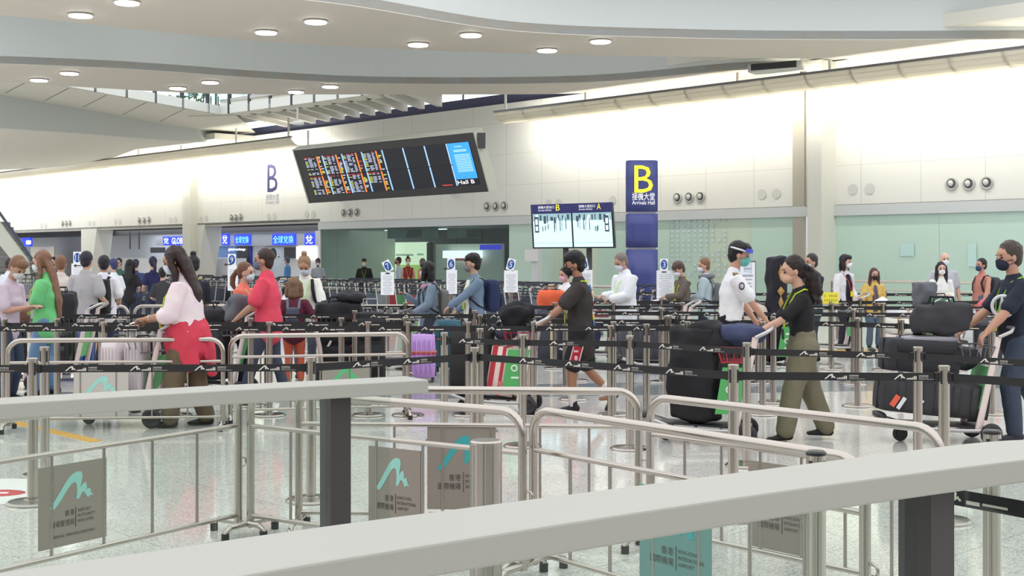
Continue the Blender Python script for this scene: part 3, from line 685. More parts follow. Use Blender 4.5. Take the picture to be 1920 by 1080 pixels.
for i in range(2):
    mb = MB(); x = .09+.5*i
    put_text(mb, '接機大堂出口', tq(x, .90, .012), tx, tz, bw*0+.36, .06); put_text(mb, 'Arrivals Hall Exit', tq(x, .845, .012), tx, tz, .30, .035); mb.build('header_caption', m_wl, tv)
    mb = MB(); put_text(mb, 'BA'[i], tq(x+.22, .85, .012), tx, tz, .085, .13); mb.build('header_letter', m_yl, tv)
    x0 = .02+.49*i; x1 = x0+.47
    mb = MB(); trect(mb, x0, x1, .03, .785, 0, .008); scn = mb.build('screen', lit('cctv_floor', (186, 222, 226), 1, .75), tv)
    rnd = random.Random(5+i); mb = MB()
    W = x1-x0
    trect(mb, x0, x1, .62, .785, .008, .010, 1)
    for k in range(9): a = x0+W*(.05+.1*k+rnd.uniform(0, .05)); trect(mb, a, a+W*rnd.uniform(.02, .07), .6+rnd.uniform(-.05, .05), .70+rnd.uniform(0, .07), .010, .012, rnd.choice([0, 0, 2]))
    for k in range(7): a = x0+W*(.55+.05*k if i == 0 else .12+.05*k); trect(mb, a, a+W*.018, .42+rnd.uniform(-.06, .06), .68, .010, .013, k % 3)
    a = x0+W*(.04 if i == 0 else .82); trect(mb, a, a+W*.11, .36, .72, .010, .013, 0)
    trect(mb, a+W*.025, a+W*.085, .40, .50, .013, .014, 2); trect(mb, a+W*.025, a+W*.085, .54, .66, .013, .014, 2)
    trect(mb, x0, x1, .12, .128, .010, .012, 1)
    for k in range(4): a = x0+W*rnd.uniform(.2, .8); yy = rnd.uniform(.34, .48); trect(mb, a, a+W*.02, yy, yy+.11, .010, .013, 0)
    mb.build('camera_picture', [lit('cctv_dark', (52, 66, 78), 1, .6), lit('cctv_mid', (130, 160, 168), 1, .7), lit('cctv_light', (226, 244, 246), 1, .8)], scn)
for px_ in (1061, 1105):
    mb = MB(); x = gx(px_, TZ+.3)-loc.x; mb.box((x, .05, hz(384, TZ)/2), (.12, .09, hz(384, TZ)-.05)); mb.build('post', m_bez, tv)
mb = MB(); mb.box((.05, 0.05, .03), (1.2, .8, .05)); mb.build('base', m_bez, tv)
# ---------------------------------------------------------------- counters and kiosks in the left recess
m_kb = mat('kiosk_blue', (120, 158, 214), .5); m_kg = mat('kiosk_grey', (184, 190, 200), .5); m_cw = mat('counter_white', (232, 234, 238), .4)
e_sb = lit('sign_blue_glow', (40, 60, 230), 1, 1.3); e_sw = lit('sign_white_glow', (235, 245, 255), 1, 2.2); e_sc = lit('sign_cyan_glow', (120, 215, 255), 1, 1.6)
def kchild(o, mbx, name, m):
    c = mbx.build(name, m, o); c.matrix_parent_inverse = (Matrix.Translation(o.location) @ Matrix.Rotation(o.rotation_euler.z, 4, 'Z')).inverted(); return c
def ktext(par, s, x0, x1, y0, y1, w, m, name='lettering', plate=None):
    ua, va = wz(x0, y0, w); ub, vb = wz(x1, y1, w)
    if plate: mb = MB(); mb.wbox(ub-.12, ua+.12, vb-.08, va+.08, w-.05, w-.01); kchild(par, mb, 'glow_plate', plate)
    mb = MB(); put_text(mb, s, WP(ua, vb, w), -DU, (0, 0, 1), abs(ua-ub), va-vb); kchild(par, mb, name, m)
kw = -2.6
k1 = wpanel(404, 600, 438, 460, kw, .3, 'exchange_kiosk', m_kg, 'grey currency exchange kiosk front with glowing blue and white signs', 'kiosk')
ktext(k1, '兌', 417, 426, 441, 457, kw+.4, e_sw, plate=e_sb)
ktext(k1, '全球兌換', 441, 466, 443, 456, kw+.4, e_sc, plate=e_sb)
ktext(k1, '全球兌換', 512, 550, 442, 456, kw+.4, e_sc, plate=e_sb)
ktext(k1, '兌', 573, 586, 441, 457, kw+.4, e_sw, plate=e_sb)
for nm, x0, x1, y0, y1, m in [('blue_wall', 404, 446, 460, 483, m_kb), ('dark_shutter', 442, 468, 461, 520, m_dark), ('navy_post', 466, 470, 460, 522, mat('kiosk_navy', (60, 70, 170), .5)), ('white_wall', 470, 600, 460, 540, m_cw), ('menu_screen', 534, 555, 464, 484, m_dark), ('lit_panel', 557, 590, 462, 486, m_lbw)]:
    ua, va = wz(x0, y0, kw+.2); ub, vb = wz(x1, y1, kw+.2); mb = MB(); o = .08 if nm == 'white_wall' else .2
    mb.wbox(ub, ua, max(vb, 0), va, kw, kw+o+(.05 if nm in ('menu_screen', 'lit_panel') else 0)); kchild(k1, mb, nm, m)
ktext(k1, 'global exchange', 428, 460, 465, 471, kw+.27, e_sw, 'caption')
# advert with a plain light face shape and dark hair, cut in simple shapes
mb = MB(); ua, va = wz(490, 464, kw+.3); ub, vb = wz(534, 520, kw+.3); mb.wbox(ub, ua, vb, va, kw+.2, kw+.22)
H = va-vb; Wd = ua-ub
def pe_(cx, cy, rx, ry, dz, mi):
    n = 20; mb.add([WP(ub+Wd*(1-cx-rx*math.cos(2*PI*i/n)), vb+H*(cy+ry*math.sin(2*PI*i/n)), kw+.22+dz) for i in range(n)], [tuple(range(n))], False, mi)
pe_(.62, .66, .26, .30, .004, 2); pe_(.45, .78, .16, .2, .006, 1); pe_(.36, .55, .07, .3, .007, 1); pe_(.7, .68, .05, .02, .008, 1); pe_(.22, .8, .1, .18, .006, 1)
kchild(k1, mb, 'portrait_advert', [mat('advert_pale', (206, 216, 228), .5), mat('advert_dark', (46, 50, 66), .5), mat('advert_face', (214, 226, 238), .5)])
k2 = wpanel(300, 352, 444, 460, -3.5, .3, 'exchange_sign', m_kg, 'grey sign fascia with glowing GLOBAL lettering beside the left pillar', 'sign')
ktext(k2, 'GLOBAL', 322, 351, 446, 457, -3.1, e_sw, plate=e_sb); ktext(k2, '兌', 307, 316, 446, 457, -3.1, e_sw, plate=e_sb)
wpanel(322, 352, 462, 488, -3.4, .1, 'blue_booth', m_kb, 'light blue booth panel under the GLOBAL sign', 'booth')
wpanel(284, 310, 464, 474, -2.8, .08, 'direction_sign', m_dark, 'small dark grey direction sign hanging by the GLOBAL booth', 'sign')
k3 = wpanel(46, 61, 446, 462, -1.2, .2, 'lit_sign', e_sb, 'small square glowing blue sign above the escalator side', 'sign')
ktext(k3, '■■■', 49, 58, 451, 458, -.95, e_sw, 'white_marks')
wpanel(404, 462, 484, 545, -2.0, .6, 'service_counter', m_cw, 'long white service counter in front of the exchange kiosk', 'counter')
wpanel(186, 344, 484, 545, -2.2, .6, 'service_counter', m_cw, 'long white service counter behind the queue at the left pillar', 'counter')
wpanel(60, 104, 463, 545, -2.4, .1, 'cream_partition', mat('partition_cream', (232, 226, 208), .5), 'tall cream partition by the foot of the escalator', 'partition')
scr = wpanel(195, 217, 488, 501, -.4, .1, 'desk_monitor', m_dark, 'dark desk monitor with a red picture on the left counter', 'monitor')
mb = MB(); ua, va = wz(199, 491, -.28); ub, vb = wz(209, 497, -.28); mb.wbox(ub, ua, vb, va, -.3, -.28); kchild(scr, mb, 'picture', lit('monitor_red', (235, 120, 120), 1, .8))
for i, x in enumerate([244, 261]):
    u, v = wz(x, 440, -1.5); mb = MB(); mb.box((0, 0, 0), (.06, .06, 1.1)); mb.build('hanging_strut', m_dark, None, WP(u, v-.35, -1.5), WANG, label=['dark strut hanging from the bulkhead, nearer to the second buttress', 'dark strut hanging from the bulkhead, nearer to the GLOBAL sign'][i], cat='strut')
# white column-like panel and framed poster near the screens
cp = wpanel(1005, 1016, 462, 560, .6, .25, 'white_post', m_cw, 'slim white post against the green glass left of the screens', 'post')
wpanel(985, 1010, 468, 490, .95, .04, 'paper_notice', mat('paper_white', (244, 246, 248), .5), 'white paper notice on the slim white post', 'notice')
# framed notices behind green glass, little white squares
nt_ = thing('dotted_decal', WP(*wz(1306, 500, .02), .02), WANG, 'grid of small pale squares on the green glass beside the pylon', 'window decal')
mb = MB()
for i in range(10):
    for j in range(12):
        if random.random() < .75: mb.box((1.2-i*.26*1.0-.1, .004, 1.9-j*.17-.3), (.12, .004, .09))
mb.build('dot_pattern', mat('decal_white', (214, 232, 236), .4), nt_)
for i, (x0, x1, y0, y1) in enumerate([(1688, 1714, 456, 480), (1815, 1831, 456, 500)]):
    wpanel(x0, x1, y0, y1, .03, .01, 'window_notice', mat('notice_pale', (196, 228, 226), .4), ['faint pale square notice on the green glass, left one', 'faint pale tall notice on the green glass near the bald man'][i], 'notice')
# ---------------------------------------------------------------- escalator at the far left
es = thing('escalator', at(0, 500, 46)*1, 0, 'escalator rising out of the picture at the left edge with a white side', 'escalator')
eb = Vector(es.location); mb = MB()
def ep(px_, py_, Y): return at(px_, py_, Y)-eb
Pn = [ep(-60, 330, 46), ep(62, 500, 46), ep(75, 560, 46), ep(40, 560, 46), ep(-60, 420, 46)]
mb.prism([ep(-60, 335, 46), ep(0, 418, 46), ep(52, 488, 46), ep(60, 560, 46), ep(20, 560, 46), ep(22, 488, 46), ep(-60, 385, 46)], (0, .12, 0)); mb.build('side_panel', mat('escalator_side', (214, 216, 206), .4), es)
mb = MB(); mb.tube([ep(-60, 318, 46), ep(0, 400, 46), ep(56, 480, 46), ep(70, 500, 46)], .05, 8); mb.build('handrail', mat('handrail_dark', (66, 80, 100), .4), es)
mb = MB()
for k in range(14):
    y = 420+k*9.5; x = -42+k*6.2
    a = ep(x-40, y, 47.6); mb.box((a.x+.6, a.y, a.z), (2.2, 1.6, .17))
mb.build('steps', mat('escalator_steps', (122, 122, 120), .5, .3), es)
# ---------------------------------------------------------------- corral rail parallel to the wall
def rail_run(name, pxa, pxb, w, h, label, two=False):
    ua = wuv(pxa, w)[0]; ub = wuv(pxb, w)[0]; L = ua-ub
    t = thing(name, WP(ub, 0, w), WANG, label, 'guard rail')
    mb = MB(); mb.cyl((0, 0, h), (L, 0, h), .045, 10); mb.build('top_rail', m_railw, t)
    mb = MB(); mb.cyl((0, 0, h-.24), (L, 0, h-.24), .03, 8); mb.build('lower_rail', m_railw, t)
    n = max(2, int(L/2.2))
    for i in range(n+1):
        mb = MB(); mb.cyl((L*i/n, 0, 0), (L*i/n, 0, h), .035, 10); mb.cyl((L*i/n, 0, 0), (L*i/n, 0, .02), .1, 14); mb.build('post', m_steel2, t)
m_railw = mat('rail_pale_steel', (220, 216, 206), .3, .6)
rail_run('guard_rail', 1236, 455, 12.4, .95, 'long pale steel guard rail behind the parked trolleys', True)
rail_run('guard_rail', 1960, 1560, 3.0, .98, 'dark steel guard rail along the green glass at the far side')
# ---------------------------------------------------------------- foreground glass railings with white cap rails
m_capw = mat('cap_rail_white', (170, 169, 161), .38, spec=.5); m_postd = mat('post_anthracite', (70, 66, 66), .4, .3); m_gl = glass('railing_glass', (244, 249, 246), .02, .01)
def onh(px, py, h): Y = (h-CH)*F/(HY-py); return Vector((gx(px, Y), Y, h))
def smooth_poly(P, k=6):
    out = []
    for i in range(len(P)-1):
        p0 = P[max(i-1, 0)]; p1 = P[i]; p2 = P[i+1]; p3 = P[min(i+2, len(P)-1)]
        for j in range(k):
            t = j/k; out.append(.5*((2*p1)+(p2-p0)*t+(2*p0-5*p1+4*p2-p3)*t*t+(3*p1-p0-3*p2+p3)*t**3))
    out.append(P[-1]); return out
# rail A, left
RH = 1.1
r1 = thing('glass_railing', (0, 0, 0), 0, 'glass balustrade at the left with a white cap rail ending mid picture', 'railing')
nearA = [onh(-160, 770, RH), onh(0, 757, RH), onh(400, 733, RH), onh(804, 712, RH)]
dA = (nearA[-1]-nearA[0]).normalized(); nA = Vector((-dA.y, dA.x, 0))
farA = [p+nA*.235 for p in nearA]
def capslab(near, far, t, parent):
    mb = MB(); mb.slab(near, far, (0, 0, -t)); o = mb.build('cap_rail', m_capw, parent)
    bv = o.modifiers.new('b', 'BEVEL'); bv.width = .006; bv.segments = 2; return o
capslab(nearA, farA, .066, r1)
def glasswall(pts, z0, z1, parent, name='glass_panel', gap=1.25):
    # split a polyline into panes
    L = [0]
    for a, b in zip(pts[:-1], pts[1:]): L.append(L[-1]+(b-a).length)
    def P(s):
        for i in range(len(pts)-1):
            if s <= L[i+1]+1e-6: return pts[i].lerp(pts[i+1], (s-L[i])/(L[i+1]-L[i]))
        return pts[-1]
    s = 0
    while s < L[-1]-.05:
        e = min(s+gap, L[-1]); a = P(s+.004); b = P(e-.004); d = (b-a).normalized(); n = Vector((-d.y, d.x, 0))*.006
        mb = MB(); mb.hexa([Vector((q.x, q.y, z)) for z in (z0, z1) for q in (a-n, b-n, b+n, a+n)]); mb.build(name, m_gl, parent)
        s = e
midA = [p+nA*.12 for p in nearA]
glasswall([midA[0], midA[-1]-dA*.145], .05, RH-.066, r1)
def rpost(p, d, parent, w=.085):
    mb = MB(); mb.box((p.x, p.y, (RH-.066)/2), (w, .12, RH-.066), math.atan2(d.y, d.x)); mb.build('post', m_postd, parent)
pz = 6.0; pA = nearA[2].lerp(nearA[3], (641-400)/404)+nA*.12
rpost(pA, dA, r1, .105); rpost(nearA[0]+nA*.12, dA, r1, .105)
# rail B, foreground
r2 = thing('glass_railing', (0, 0, 0), 0, 'near glass balustrade with a broad white cap rail sweeping across the bottom', 'railing')
nearB = smooth_poly([onh(-260, 1205, RH), onh(0, 1158, RH), onh(330, 1101, RH), onh(640, 1047, RH), onh(1200, 959, RH), onh(1560, 907, RH), onh(1920, 861, RH), onh(2100, 842, RH)])
farB = smooth_poly([onh(-260, 1112, RH), onh(0, 1073, RH), onh(330, 1026, RH), onh(640, 982, RH), onh(1240, 904, RH), onh(1560, 863, RH), onh(1850, 828, RH), onh(2030, 822, RH)])
capslab(nearB, farB, .07, r2)
midB = [a.lerp(b, .45) for a, b in zip(nearB, farB)]
glasswall(midB, .05, RH-.07, r2, gap=1.5)
i = min(range(len(midB)), key=lambda k: abs(midB[k].x/midB[k].y*F+CX-1750)); rpost(midB[i], midB[i+1]-midB[i], r2, .10)
i = min(range(len(midB)), key=lambda k: abs(midB[k].x/midB[k].y*F+CX+60)); rpost(midB[i], midB[i+1]-midB[i], r2, .10)
# ---------------------------------------------------------------- steel crowd barriers
m_plate = mat('sign_plate_taupe', (150, 140, 130), .45, .2); m_plateg = mat('sign_plate_teal', (104, 148, 144), .45); m_teal = mat('logo_teal', (150, 206, 196), .4); m_teald = mat('logo_teal_deep', (64, 164, 168), .4)
m_pgreen = mat('logo_green', (80, 184, 120), .4)
m_print = mat('plate_print', (66, 62, 60), .5); m_rub = mat('black_rubber', (30, 30, 32), .6)
BHT = .88
def barrier(p0, p1, label, panel=None, bars=6, kind='airport', plate=None, logo=None, detail=True):
    p0 = Vector((*p0, 0)); p1 = Vector((*p1, 0)); d = p1-p0; L = d.length; rz = math.atan2(d.y, d.x)
    t = thing('crowd_barrier', p0, rz, label, 'barrier')
    r = .024; R = .13; h = BHT
    pts = [(0, 0, .05)]+[(0, 0, h-R)]+[(R-R*math.cos(a), 0, h-R+R*math.sin(a)) for a in [PI/2*i/8 for i in range(1, 9)]]
    pts += [(L-x, y, z) for x, y, z in pts[::-1]]
    mb = MB(); mb.tube(pts, r, 14, True, up=Vector((0, 1, 0))); mb.build('outer_frame', m_steel, t)
    mb = MB(); mb.cyl((0, 0, h-.215), (L, 0, h-.215), .015, 12); mb.build('mid_rail', m_steel, t)
    mb = MB(); mb.cyl((0, 0, .12), (L, 0, .12), .015, 12); mb.build('lower_rail', m_steel, t)
    if detail:
        for i in range(bars):
            x = L*(i+1)/(bars+1)
            mb = MB(); mb.cyl((x, 0, .12), (x, 0, h-.215), .0095, 10); mb.build('upright_bar', m_steel2, t)
    for x in (0, L):
        mb = MB(); mb.tube([(x, -.21, .0), (x, -.21, .05), (x, -.17, .075), (x, .17, .075), (x, .21, .05), (x, .21, .0)], .018, 10); f = mb.build('foot', m_steel, t)
        mb = MB()
        for y in (-.21, .21): mb.cyl((x, y, 0), (x, y, .045), .024, 12)
        mb.build('rubber_tip', m_rub, f)
    mb = MB(); mb.torus((L+.035, 0, h*.5), .028, .007, Vector((0, 1, 0)), 14, 6); mb.build('coupling_hook', m_steel, t)
    if panel:
        a, b, z0, z1 = panel; z = (z0, z1); w = b-a; hh = z1-z0
        mb = MB(); mb.box(((a+b)/2, 0, (z0+z1)/2), (w, .008, hh)); pl = mb.build('sign_plate', plate or m_plate, t)
        for sy in (-1, 1):
            X = 1 if sy < 0 else -1; x0 = a if sy < 0 else b; mb = MB(); y = sy*.0055
            mb2 = MB(); put_swoosh(mb2, (x0+X*w*.14, y, z0+hh*.47), (X, 0, 0), (0, 0, 1), w*.66, hh*.42); mb2.build('logo_mark', logo or m_teal, pl)
            lines = ['AIRPORT', 'AUTHORITY', 'HONG KONG'] if kind == 'authority' else ['HONG KONG', 'INTERNATIONAL', 'AIRPORT']
            ws = [.2, .26, .24] if kind == 'authority' else [.27, .36, .22]
            for k, (s, q) in enumerate(zip(lines, ws)): put_text(mb, s, (x0+X*w*.56, y, z0+hh*(.385-.065*k)), (X, 0, 0), (0, 0, 1), w*q, hh*.04)
            cl = ['香港', '機場管理局'] if kind == 'authority' else ['香港', '國際機場']
            if kind == 'authority': put_text(mb, cl[0], (x0+X*w*.37, y, z0+hh*.36), (X, 0, 0), (0, 0, 1), w*.14, hh*.075); put_text(mb, cl[1], (x0+X*w*.16, y, z0+hh*.24), (X, 0, 0), (0, 0, 1), w*.35, hh*.08); put_text(mb, 'TERMINAL OPERATIONS DEPARTMENT', (x0+X*w*.2, y, z0+hh*.11), (X, 0, 0), (0, 0, 1), w*.62, hh*.035)
            else: put_text(mb, cl[0], (x0+X*w*.32, y, z0+hh*.345), (X, 0, 0), (0, 0, 1), w*.17, hh*.08); put_text(mb, cl[1], (x0+X*w*.16, y, z0+hh*.24), (X, 0, 0), (0, 0, 1), w*.33, hh*.08)
            mb.box((x0+X*w*.53, y, z0+hh*.33), (.003, .002, hh*.24))
            mb.build('plate_lettering', m_print, pl)
    return t
def gY(px, Y): return (gx(px, Y), Y)
barrier(gY(-255, 5.85), gY(447, 7.82), 'steel crowd barrier at lower left with the authority sign plate', (.93, 1.36, .17, .60), 6, 'authority')
barrier(gY(470, 7.8), gY(980, 6.72), 'steel crowd barrier behind the dark railing post with a taupe airport plate', (.93, 1.30, .16, .62), 5)
barrier(gY(560, 7.9), gY(1197, 7.75), 'steel crowd barrier behind the round steel bollard', (.80, 1.22, .15, .66), 6, logo=m_teald)
barrier(gY(1000, 6.85), gY(1622, 5.15), 'steel crowd barrier ending behind the white cap rail with a teal plate low down', (.83, 1.30, .13, .6), 6, plate=m_plateg, logo=m_teald)
barrier(gY(1219, 7.45), gY(1765, 6.05), 'steel crowd barrier in front of the woman in olive trousers', (.72, 1.14, .14, .6), 6)
barrier(gY(15, 12.4), gY(418, 12.6), 'steel crowd barrier behind the left cap rail in front of the pink shirt woman', (.62, 1.14, .12, .58), 5, plate=mat('sign_plate_grey', (190, 186, 180), .4, .2))
barrier(gY(432, 13.1), gY(764, 13.5), 'steel crowd barrier in front of the family and the black luggage', (.93, 1.42, .14, .6), 5, logo=m_pgreen, plate=mat('sign_plate_dim', (150, 146, 136), .45, .2))
barrier(gY(22, 21), gY(240, 21), 'far pale steel crowd barrier at the foot of the number 11 board', None, 5)
barrier(gY(252, 21), gY(470, 21.2), 'far pale steel crowd barrier behind the pink shirt woman', None, 5)
barrier(gY(560, 21), gY(790, 21.0), 'far steel crowd barrier behind the blonde woman in a white cardigan', None, 5, detail=False)
# ---------------------------------------------------------------- belt stanchions
m_belt = mat('belt_black', (32, 31, 34), .7); m_bprint = mat('belt_print', (222, 214, 206), .6); m_capk = mat('stanchion_cap_black', (30, 30, 32), .35)
def stanch_mesh():
    r = .035
    A = MB(); A.lathe((0, 0, 0), [(.175, 0), (.175, .008), (.16, .02), (.06, .03), (.045, .034)], 28)
    B = MB(); B.cyl((0, 0, .03), (0, 0, .985), r, 20)
    C = MB(); C.lathe((0, 0, .985), [(r+.001, 0), (r+.002, .004), (r+.002, .010), (r-.006, .016)], 20)
    D = MB()
    for k in range(4):
        a = PI/4+k*PI/2; D.box(((r-.003)*math.cos(a), (r-.003)*math.sin(a), .925), (.010, .014, .085), a)
    return A, B, C, D
_A, _B, _C, _D = stanch_mesh()
proto_st = None
ST = []
def stanchion(x, Y, label, group=None, capk=False):
    global proto_st
    if proto_st is None:
        t = thing('belt_stanchion', (x, Y, 0), 0); _A.build('base_disc', m_steel2, t); _B.build('pole', m_steel, t); _C.build('cap', m_steel2, t); _D.build('belt_slot', m_capk, t); proto_st = t
    else: t = copy_tree(proto_st)
    t.location = (x, Y, 0); t.rotation_euler = (0, 0, 0)
    for kk in ('group',):
        if kk in t: del t[kk]
    tag(t, label, 'stanchion', group)
    if capk:
        for c in t.children:
            if c.name.startswith('cap'): c.data = c.data.copy(); c.data.materials[0] = m_capk
    return t
LOGO_FAR = None
def belt(a, b, label, group=None, near=True, z=.925, wd=.052, sag=.0, phase=0.0, spacing=.44):
    """retractable belt between two stanchion tops; its own thing, clipped between two posts"""
    a = Vector((*a, 0)); b = Vector((*b, 0)); d = b-a; L = d.length; rz = math.atan2(d.y, d.x)
    t = thing('queue_belt', a+Vector((0, 0, z)), rz, label, 'queue belt', group)
    n = 10 if near else 3; P = [(L*i/n, -sag*4*(i/n)*(1-i/n)) for i in range(n+1)]
    mb = MB(); mb.slab([Vector((x, -.0015, y-wd/2)) for x, y in P], [Vector((x, .0015, y-wd/2)) for x, y in P], (0, 0, wd)); mb.build('webbing', m_belt, t)
    mb = MB(); s = .10+phase
    # printed side faces the camera
    sd = -1 if math.cos(rz) > 0 else 1; X = -sd
    while s < L-.3:
        def lz(x): i = x/L; return -sag*4*i*(1-i)
        o = s if X > 0 else s+.26
        put_swoosh(mb, (o, sd*.003, lz(s)-.017), (X, 0, 0), (0, 0, 1), .075, .034)
        if near:
            for k, hh in enumerate([.009, .011, .011, .014, .022, .022]): mb.box((o+X*(.085+.011*k), sd*.003, lz(s)-.017+hh/2), (.007, .001, hh))
            put_text(mb, '香港國際機場', (o+X*.158, sd*.003, lz(s)+.001), (X, 0, 0), (0, 0, 1), .06, .010, 0, 1)
            put_text(mb, 'HONG KONG', (o+X*.158, sd*.003, lz(s)-.009), (X, 0, 0), (0, 0, 1), .06, .006, 0, 1)
            put_text(mb, 'INTERNATIONAL AIRPORT', (o+X*.158, sd*.003, lz(s)-.017), (X, 0, 0), (0, 0, 1), .10, .005, 0, 1)
        else:
            mb.box((o+X*.115, sd*.003, lz(s)-.010), (.05, .001, .012)); mb.box((o+X*.195, sd*.003, lz(s)-.008), (.09, .001, .008))
        s += spacing
    if mb.v: mb.build('belt_print', m_bprint, t)
    for x in (.042, L-.042): mb = MB(); mb.box((x, 0, 0), (.03, .026, wd+.006)); mb.build('belt_clip', m_capk, t)
    return t
def Zt(yt): return .7*F/(yt-HY) if True else 0
# near row
R1 = [(-70, 671), (61, 671), (583, 669), (890, 651), (1375, 683), (1770, 685), (2010, 700)]
P1 = [(gx(x, 1.0*(.7*F)/(y-HY)), .7*F/(y-HY)) for x, y in R1]
nm1 = [None, 'polished belt post at left with a round base disc, in front of the left barrier', 'polished belt post just left of the dark railing post', 'polished belt post in front of the black suitcase and the red striped box', 'polished belt post in front of the green trolley panel, nearer one', 'polished belt post right beside the big dark suitcase, nearer one', None]
for p, nm in zip(P1, nm1):
    if nm: stanchion(p[0], p[1], nm)
bl1 = ['black printed belt leaving the picture at lower left', 'long black printed belt in front of the pink shirt woman', 'black printed belt crossing the purple suitcase', 'black printed belt crossing the bare legs of the young man', 'black printed belt crossing the olive trousers', 'black printed belt leaving the picture at the right']
for i in range(len(P1)-1):
    belt(P1[i], P1[i+1], bl1[i], phase=.12*i)
stanchion(P1[1][0]-.32, 9.9, 'polished belt post at the extreme left behind the barrier end')
# second row
R2 = [(833, 623), (980, 627), (1181, 629), (1400, 642), (1721, 650), (1960, 664)]
P2 = [(gx(x, .7*F/(y-HY)), .7*F/(y-HY)) for x, y in R2]
nm2 = ['belt post right of the purple suitcase', 'belt post in front of the green trolley panel pushed by the young man', 'belt post right of the young man in the printed tee', 'belt post behind the nearer one at the green trolley panel', 'belt post in front of the dark suitcases, left one', None]
for p, nm in zip(P2, nm2):
    if nm: stanchion(p[0], p[1], nm)
bl2 = ['printed belt behind the black suitcase top', 'printed belt across the hem of the dark printed tee', 'printed belt behind the tall black bag', 'printed belt across the hips of the woman in olive trousers', 'printed belt behind the dark suitcases up to the man with the wreath']
for i in range(len(P2)-1): belt(P2[i], P2[i+1], bl2[i], phase=.05+.09*i)
stanchion(gx(1212, 13.2), 13.2, 'belt post between the two trolleys behind the second belt row'); stanchion(gx(1145, 12.9), 12.9, 'belt post just left of the one behind the second belt row'); stanchion(gx(900, 12.4), 12.4, 'belt post seen above the black suitcase')
# near posts with black caps
s1 = stanchion(gx(1860, 5.15), 5.15, 'near belt post with a black cap at the right end of the white cap rail', capk=True)
s2 = stanchion(gx(1530, 4.6), 4.6, 'near belt post with a black cap just behind the white cap rail', capk=True)
belt((gx(1860, 5.15), 5.15), (gx(2080, 4.9), 4.9), 'dark belt at the right edge just above the white cap rail', near=False)
belt((gx(1530, 4.6), 4.6), (gx(2070, 3.7), 3.7), 'dark belt seen low through the glass at lower right', near=False, z=.925)
# thick bollard
bo = thing('steel_bollard', (gx(911, 4.95), 4.95, 0), 0, 'thick brushed steel bollard standing behind the near white cap rail', 'bollard')
mb = MB(); mb.cyl((0, 0, .0), (0, 0, .975), .0625, 32); mb.build('cylinder', m_steel2, bo)
mb = MB(); mb.lathe((0, 0, .975), [(.0635, 0), (.0635, .008), (.056, .014), (.02, .014)], 32); mb.build('top_cap', m_steel, bo)
mb = MB(); mb.lathe((0, 0, 0), [(.14, 0), (.14, .01), (.07, .016)], 32); mb.build('base_ring', m_steel2, bo)
# back rows of the queue maze: (pixel of post, depth)
G = 'belt posts in the back rows of the queue maze'; GB = 'printed belts in the back rows of the queue maze'
rows = [([-30, 195, 330, 505, 690, 765, 878, 1000, 1150, 1290, 1430], 13.6, 13.7), ([8, 107, 190, 340, 470, 640, 760], 14.3, 14.6), ([900, 1075, 1250], 15.3, 15.0), ([1255, 1450, 1608, 1690, 1860, 1990], 15.2, 13.4),
        ([70, 300, 500, 665, 890, 1060], 16.4, 16.5), ([1080, 1240, 1420, 1600, 1750, 1930], 17.4, 16.6), ([600, 760, 900, 1040, 1150, 1280], 19.3, 19.3), ([1280, 1440, 1560, 1655, 1790, 1940], 19.4, 18.8), ([1100, 1240, 1380, 1500, 1613, 1720, 1860, 1990], 21.35, 21.3), ([1180, 1340, 1570, 1660, 1770, 1900], 26, 25.5)]
for px_l, za, zb in rows:
    prev = None
    for i, x in enumerate(px_l):
        Y = za+(zb-za)*i/(len(px_l)-1); p = (gx(x, Y), Y)
        stanchion(p[0], p[1], 'polished belt post in the back rows of the queue maze', G)
        if prev: belt(prev, p, 'black printed belt in the back rows of the queue maze', GB, near=False, phase=random.uniform(0, .15), wd=.055, spacing=.42)
        prev = p
